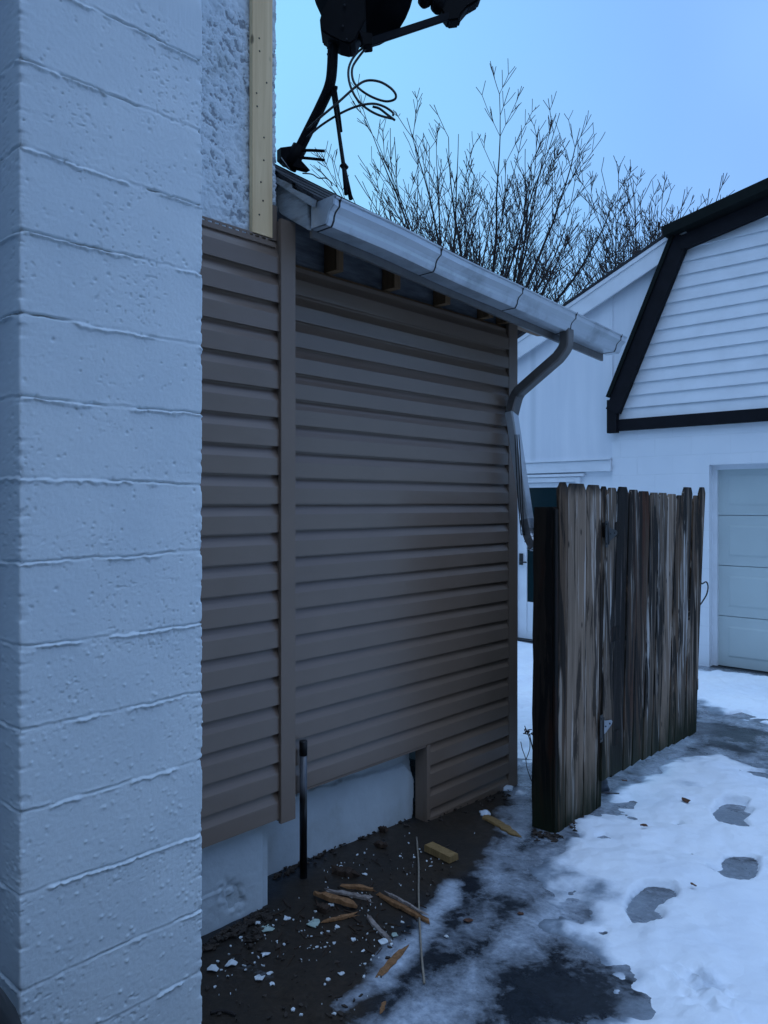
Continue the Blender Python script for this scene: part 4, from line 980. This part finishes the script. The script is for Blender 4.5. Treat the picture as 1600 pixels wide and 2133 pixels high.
stick('wood_board', 'tan board end half sunk in slush by the dark fence post', 'board', (1008, 1702), (1074, 1742), .060, .012, 'lumber', G1, 2)
stick('wood_splinter', 'orange split stick resting over a dark lump near the black pipe', 'wood splinter', (657, 1871), (742, 1896), .034, .020, 'split', G1, 3, .012)
stick('wood_splinter', 'thin orange sliver pointing up to the right below the split stick', 'wood splinter', (683, 1921), (742, 1907), .020, .012, 'split', G1, 4)
stick('wood_splinter', 'grey paint-flecked lath just above the orange split stick', 'wood splinter', (690, 1860), (782, 1878), .028, .014, 'grey', G1, 5)
stick('wood_splinter', 'small orange shard behind the grey lath', 'wood splinter', (716, 1849), (774, 1856), .024, .014, 'split', G1, 6)
stick('wood_splinter', 'longest reddish splinter with grey top reaching the cord', 'wood splinter', (788, 1866), (890, 1921), .026, .018, 'split', G1, 7)
stick('wood_splinter', 'grey weathered edge strip lying on the longest splinter', 'wood splinter', (806, 1872), (884, 1916), .012, .012, 'grey', G1, 17, .018)
stick('wood_splinter', 'grey brown stick lying alone beside a white flake', 'wood splinter', (764, 1910), (816, 1966), .022, .014, 'grey', G1, 8)
stick('wood_splinter', 'flat orange shingle strip frozen in the slush edge', 'wood splinter', (842, 1978), (795, 2030), .034, .008, 'split', G1, 9)
stick('wood_splinter', 'tiny orange chip near the bottom edge of the photo', 'wood splinter', (800, 2092), (794, 2112), .016, .006, 'split', G1, 10)
stick('dark_chunk', 'dark rotten wood chunk right of the black pipe', 'wood chunk', (698, 1818), (740, 1828), .050, .030, 'chunk', 'dark wood chunks on the grit', 12)
stick('dark_chunk', 'dark lump under the orange split stick', 'wood chunk', (662, 1894), (688, 1902), .040, .026, 'chunk', 'dark wood chunks on the grit', 13)
stick('dark_chunk', 'small dark lump in the middle of the brown grit', 'wood chunk', (784, 1762), (806, 1766), .036, .022, 'chunk', 'dark wood chunks on the grit', 14)
stick('dark_chunk', 'small dark lump closest to the white shed foundation', 'wood chunk', (791, 1732), (806, 1734), .034, .026, 'chunk', 'dark wood chunks on the grit', 15)
def cord():
    pts = [at_g(x, y, .007) for x, y in ((868, 1744), (872, 1800), (872, 1860), (874, 1915), (878, 1985), (884, 2048))]
    tag(Geo().tube(spline(pts, 5), .0042, 7).build('cord', M['cord']), 'thin pale cord lying straight from the grit into the slush', 'cord')
    pts = [at_g(x, y, .006) for x, y in ((438, 2110), (455, 2106), (472, 2107), (490, 2114))]
    tag(Geo().tube(spline(pts, 4), .005, 6).build('twig', M['bark']), 'curved dark twig on the grit at the bottom left', 'twig', 'twigs on the ground')
    pts = [at_g(x, y, .06) for x, y in ((1226, 1656), (1246, 1652), (1268, 1652), (1290, 1653))]
    tag(Geo().tube(spline(pts, 4), .003, 6).build('twig', M['bark']), 'dark twig on the snow at the foot of the fence', 'twig', 'twigs on the ground')
cord()
def flake(px, py, r, mat, name, label, cat, group, seed, lift=.004, stretch=1.0):
    rng = random.Random(seed); c = Vector(at_g(px, py)); n = 9; a0 = rng.random() * 6.28; top = []
    for k in range(n):
        a = 2 * math.pi * k / n; rr = r * rng.uniform(.55, 1.1); x, y = math.cos(a) * rr * stretch, math.sin(a) * rr
        top.append((c.x + x * math.cos(a0) - y * math.sin(a0), c.y + x * math.sin(a0) + y * math.cos(a0), c.z + lift + rng.uniform(0, .35 * r)))
    g = Geo(); g.add(top + [(x, y, z - .0025) for x, y, z in top] + [(c.x, c.y, c.z + lift + .25 * r), (c.x, c.y, c.z + lift + .25 * r - .0025)],
                     [(k, (k + 1) % n, 2 * n) for k in range(n)] + [(n + (k + 1) % n, n + k, 2 * n + 1) for k in range(n)] + [(k, n + k, n + (k + 1) % n, (k + 1) % n) for k in range(n)])
    o = g.build(name, M[mat]); o.data.transform(__import__('mathutils').Matrix.Translation(-c)); o.location = c
    return tag(o, label, cat, group)
FL = [(654, 1927, .030, 'green_flake', 'pale green flake left of the thin orange sliver'), (556, 1937, .028, 'green_flake', 'pale green flake heaped near the corner of the house foundation'),
      (798, 1964, .022, 'flake', 'bright white flake at the end of the grey brown stick'), (702, 1933, .013, 'flake', 'small white flake below the thin orange sliver'),
      (541, 2040, .020, 'flake', 'round white flake alone on the grit at lower left'), (443, 2020, .024, 'flake', 'white flake against the foot of the block chimney'),
      (481, 2010, .022, 'flake', 'whitish flake just right of the one by the chimney'), (711, 2031, .012, 'flake', 'small white flake between the stick and the bottom edge'),
      (553, 1990, .018, 'flake', 'crumpled white flake in the open grit below the green flake'), (737, 1959, .012, 'flake', 'small white flake left of the bright flake'),
      (599, 1916, .020, 'flake', 'grey white flake right of the foundation corner'), (760, 1823, .014, 'flake', 'white flake just right of the dark rotten chunk'),
      (690, 1888, .016, 'flake', 'white flake leaning on the orange split stick'), (822, 1950, .016, 'green_flake', 'pale flake at the slush edge near the cord'),
      (567, 2052, .012, 'flake', 'lower of two small white flakes near the round one'), (562, 2030, .012, 'flake', 'small upright white flake above the round one'),
      (930, 1953, .010, 'flake', 'white speck on the dark ice right of the cord'), (538, 1924, .014, 'flake', 'white flake close under the house foundation')]
for i, (x, y, r, m, l) in enumerate(FL): flake(x, y, r, m, 'paint_flake', l, 'paint flake', 'larger paint flakes on the grit', 100 + i)
for i, (x, y, r, l, s) in enumerate([(1342, 1741, .016, 'brown leaf lying flat on the snow left of the kidney footprints', 1.6), (1428, 1686, .020, 'dark crumpled leaf on the snow left of the far footprint', 1.8), (1444, 1868, .010, 'small reddish leaf scrap on the snow between two footprints', 2.0),
                                  (1300, 1644, .013, 'brown leaf at the snow edge below the gate', 1.4), (976, 1920, .018, 'reddish leaf frozen in the dark ice', 1.3), (1084, 1960 - 55, .012, 'faint brown leaf in the grey slush', 1.2)]):
    flake(x, y, r, 'leaf', 'dead_leaf', l, 'leaf', 'dead leaves on snow and ice', 300 + i, .052 if x > 1200 else .004, s)
def scatter():
    rng = random.Random(8); fl = Geo(); li = Geo(); poly = [(430, 1990), (560, 1900), (700, 1790), (870, 1720), (1000, 1730), (950, 1820), (880, 1900), (820, 2000), (740, 2130), (430, 2130)]
    def bit(g, px, py, r, h):
        c = at_g(px, py); n = 5; a0 = rng.random() * 6; e = rng.uniform(.35, 1); b0 = rng.random() * 3; cb, sb = math.cos(b0), math.sin(b0)
        loc = [(math.cos(a0 + k * 1.257) * r * rng.uniform(.5, 1.3), math.sin(a0 + k * 1.257) * r * e * rng.uniform(.5, 1.2)) for k in range(n)]
        top = [(c[0] + u * cb - v * sb, c[1] + u * sb + v * cb, c[2] + .003 + rng.uniform(0, h)) for u, v in loc]
        g.add(top + [(x, y, z - .004) for x, y, z in top], [tuple(range(n)), tuple(range(2 * n - 1, n - 1, -1))] + [(k, n + k, n + (k + 1) % n, (k + 1) % n) for k in range(n)])
    P = np.array(poly, float)
    k = 0
    while k < 230:
        x = rng.uniform(425, 1000); y = rng.uniform(1720, 2130)
        if poly_sd(np.array([x]), np.array([y]), P)[0] < 4: continue
        cl = max(math.exp(-((x - q) ** 2 + (y - w) ** 2) / s ** 2) for q, w, s in ((660, 1940, 60), (740, 1880, 70), (540, 1950, 60), (880, 1800, 60), (460, 2020, 50), (700, 1790, 60), (800, 1950, 60)))
        if rng.random() > .07 + cl ** 2: continue
        bit(fl, x, y, .0018 + .008 * rng.random() ** 2.6, .004); k += 1
    kind(fl.build('paint_debris', M['flake']), 'stuff', 'tiny white paint chips scattered over the grit')
    for a, b, n in (((424, 1972), (556, 1892), 120), ((556, 1830), (700, 1764), 50), ((700, 1764), (880, 1688), 34), ((560, 1905), (520, 1960), 60), ((880, 1700), (1060, 1648), 40), ((1110, 1730), (1165, 1745), 50), ((1190, 1720), (1240, 1660), 60)):
        for _ in range(n):
            u = rng.random(); s = abs(rng.gauss(0, 1)); bit(li, a[0] + (b[0] - a[0]) * u + rng.gauss(0, 4), a[1] + (b[1] - a[1]) * u + s * 9 - 1, rng.uniform(.005, .020), .012)
    for _ in range(300):
        x, y = rng.uniform(430, 1000), rng.uniform(1760, 2133)
        if poly_sd(np.array([x]), np.array([y]), P)[0] > 0: bit(li, x, y, .002 + .012 * rng.random() ** 2, .006)
    sp = Geo()
    for _ in range(95):
        cx, cy, sg = rng.choice([(730, 1880, 55), (690, 1900, 60), (830, 1900, 50), (640, 1930, 60), (560, 1960, 60), (780, 1960, 60)])
        x = rng.gauss(cx, sg); y = rng.gauss(cy, sg * .6)
        if poly_sd(np.array([x]), np.array([y]), P)[0] < 4: continue
        c = Vector(at_g(x, y, .004)); a = rng.gauss(-.5, .8); L = rng.uniform(.008, .038); d = Vector((math.cos(a), math.sin(a), rng.uniform(-.08, .12))) * L; w = rng.uniform(.0018, .005)
        sp.bar(c - d, c + d, w, w * .8)
    kind(sp.build('splinter_debris', M['chunk']), 'stuff', 'tiny brown wood splinters scattered between the larger sticks')
    kind(li.build('leaf_litter', M['litter']), 'stuff', 'dark wet leaf litter along the wall feet')
scatter()
def lump(name, label, cat, px, py, r, mat, seed, group=None, flat=.55):
    c = Vector(at_g(px, py)); bm = bmesh.new(); bmesh.ops.create_icosphere(bm, subdivisions=3, radius=1); rng = random.Random(seed); o = rng.random() * 50
    for v in bm.verts:
        k = .65 + .7 * float(fbm(np.array(v.co.x * 1.6 + o), np.array(v.co.y * 1.6 + v.co.z * 1.3 + o), seed, 3)); v.co = Vector((v.co.x * r * k, v.co.y * r * k, v.co.z * r * k * flat))
    me = bpy.data.meshes.new(name); bm.to_mesh(me); bm.free(); me.materials.append(M[mat]); me.polygons.foreach_set('use_smooth', [True] * len(me.polygons))
    ob = bpy.data.objects.new(name, me); COL.objects.link(ob); ob.location = c + Vector((0, 0, r * flat * .35)); return tag(ob, label, cat, group)
lump('ice_lump', 'bluish ice lump on the end of the sunken tan board', 'ice', 1010, 1697, .032, 'ice', 3, 'ice lumps')
lump('ice_lump', 'glassy ice lump at the shed corner under the siding', 'ice', 1058, 1645, .035, 'ice', 5, 'ice lumps')
lump('ice_lump', 'ice lump just outside the shed corner post', 'ice', 1082, 1655, .032, 'ice', 7, 'ice lumps')
lump('snow_clump', 'small stained snow clump heaped at the foot of the fence', 'snow clump', 1247, 1642, .060, 'snow', 9, None, .9)
def weed():
    b = at_g(1108, 1648); t = thing('dry_weed', 'thin dry leafless weed stems between shed corner and fence post', 'weed', tuple(b))
    D = 4.7; at = lambda x, y, d=D: at_d(x, y, d)
    st = Geo()
    for q in ([(1109, 1632), (1098, 1600), (1095, 1580), (1088, 1560), (1085, 1545)], [(1096, 1582), (1103, 1562), (1104, 1545), (1100, 1530), (1093, 1512)], [(1113, 1570), (1108, 1550), (1103, 1530), (1098, 1525)], [(1110, 1562), (1104, 1536)]):
        st.tube(spline([at(x, y) for x, y in q], 4), .0026, 5)
    st.build('stem', M['twig'], t)
    sd_ = Geo(); rng = random.Random(4)
    for _ in range(22):
        p = Vector(at(rng.uniform(1094, 1108), rng.uniform(1519, 1531))); sd_.tube([p, p + Vector((rng.uniform(-.02, .02), rng.uniform(-.02, .02), rng.uniform(-.015, .015)))], .0030, 4)
    sd_.build('seed_head', M['twig'], t)
weed()
def bag():
    c = Vector((-1.722, .522, 0)); bm = bmesh.new(); bmesh.ops.create_icosphere(bm, subdivisions=4, radius=1)
    for v in bm.verts:
        n = float(fbm(np.array(v.co.x * 2.4 + 9), np.array(v.co.y * 2.4 + v.co.z * 1.9), 8, 4)); k = .82 + .36 * n; z = v.co.z
        w = 1 - .45 * max(0, z) ** 1.5
        v.co = Vector((v.co.x * .22 * k * w, v.co.y * .20 * k * w, (max(z, -.75) * .41 + .305) * (.92 + .16 * n)))
    me = bpy.data.meshes.new('plastic_bag'); bm.to_mesh(me); bm.free(); me.materials.append(M['bag']); me.polygons.foreach_set('use_smooth', [True] * len(me.polygons))
    o = bpy.data.objects.new('plastic_bag', me); COL.objects.link(o); o.location = c
    tag(o, 'black rounded bag at the left face of the block chimney', 'bag')
bag()

def add_shade_house():  # block out of view, added to dim the surfaces that face it
    t = thing('added_shade_house', 'unseen brown house block added across the drive to shade walls and fence', 'house', (6.5, 0, -.1))
    g = Geo(); g.box(4.6, 12, -9, 6.2, -.3, 5.6); g.build('wall', M['rafter'], t)
    Geo().prism([(4.2, -9.4, 5.5), (4.2, -9.4, 5.62), (8.3, -9.4, 8.4), (12.4, -9.4, 5.62), (12.4, -9.4, 5.5)], (0, 16, 0)).build('roof', M['shingle'], t)
add_shade_house()
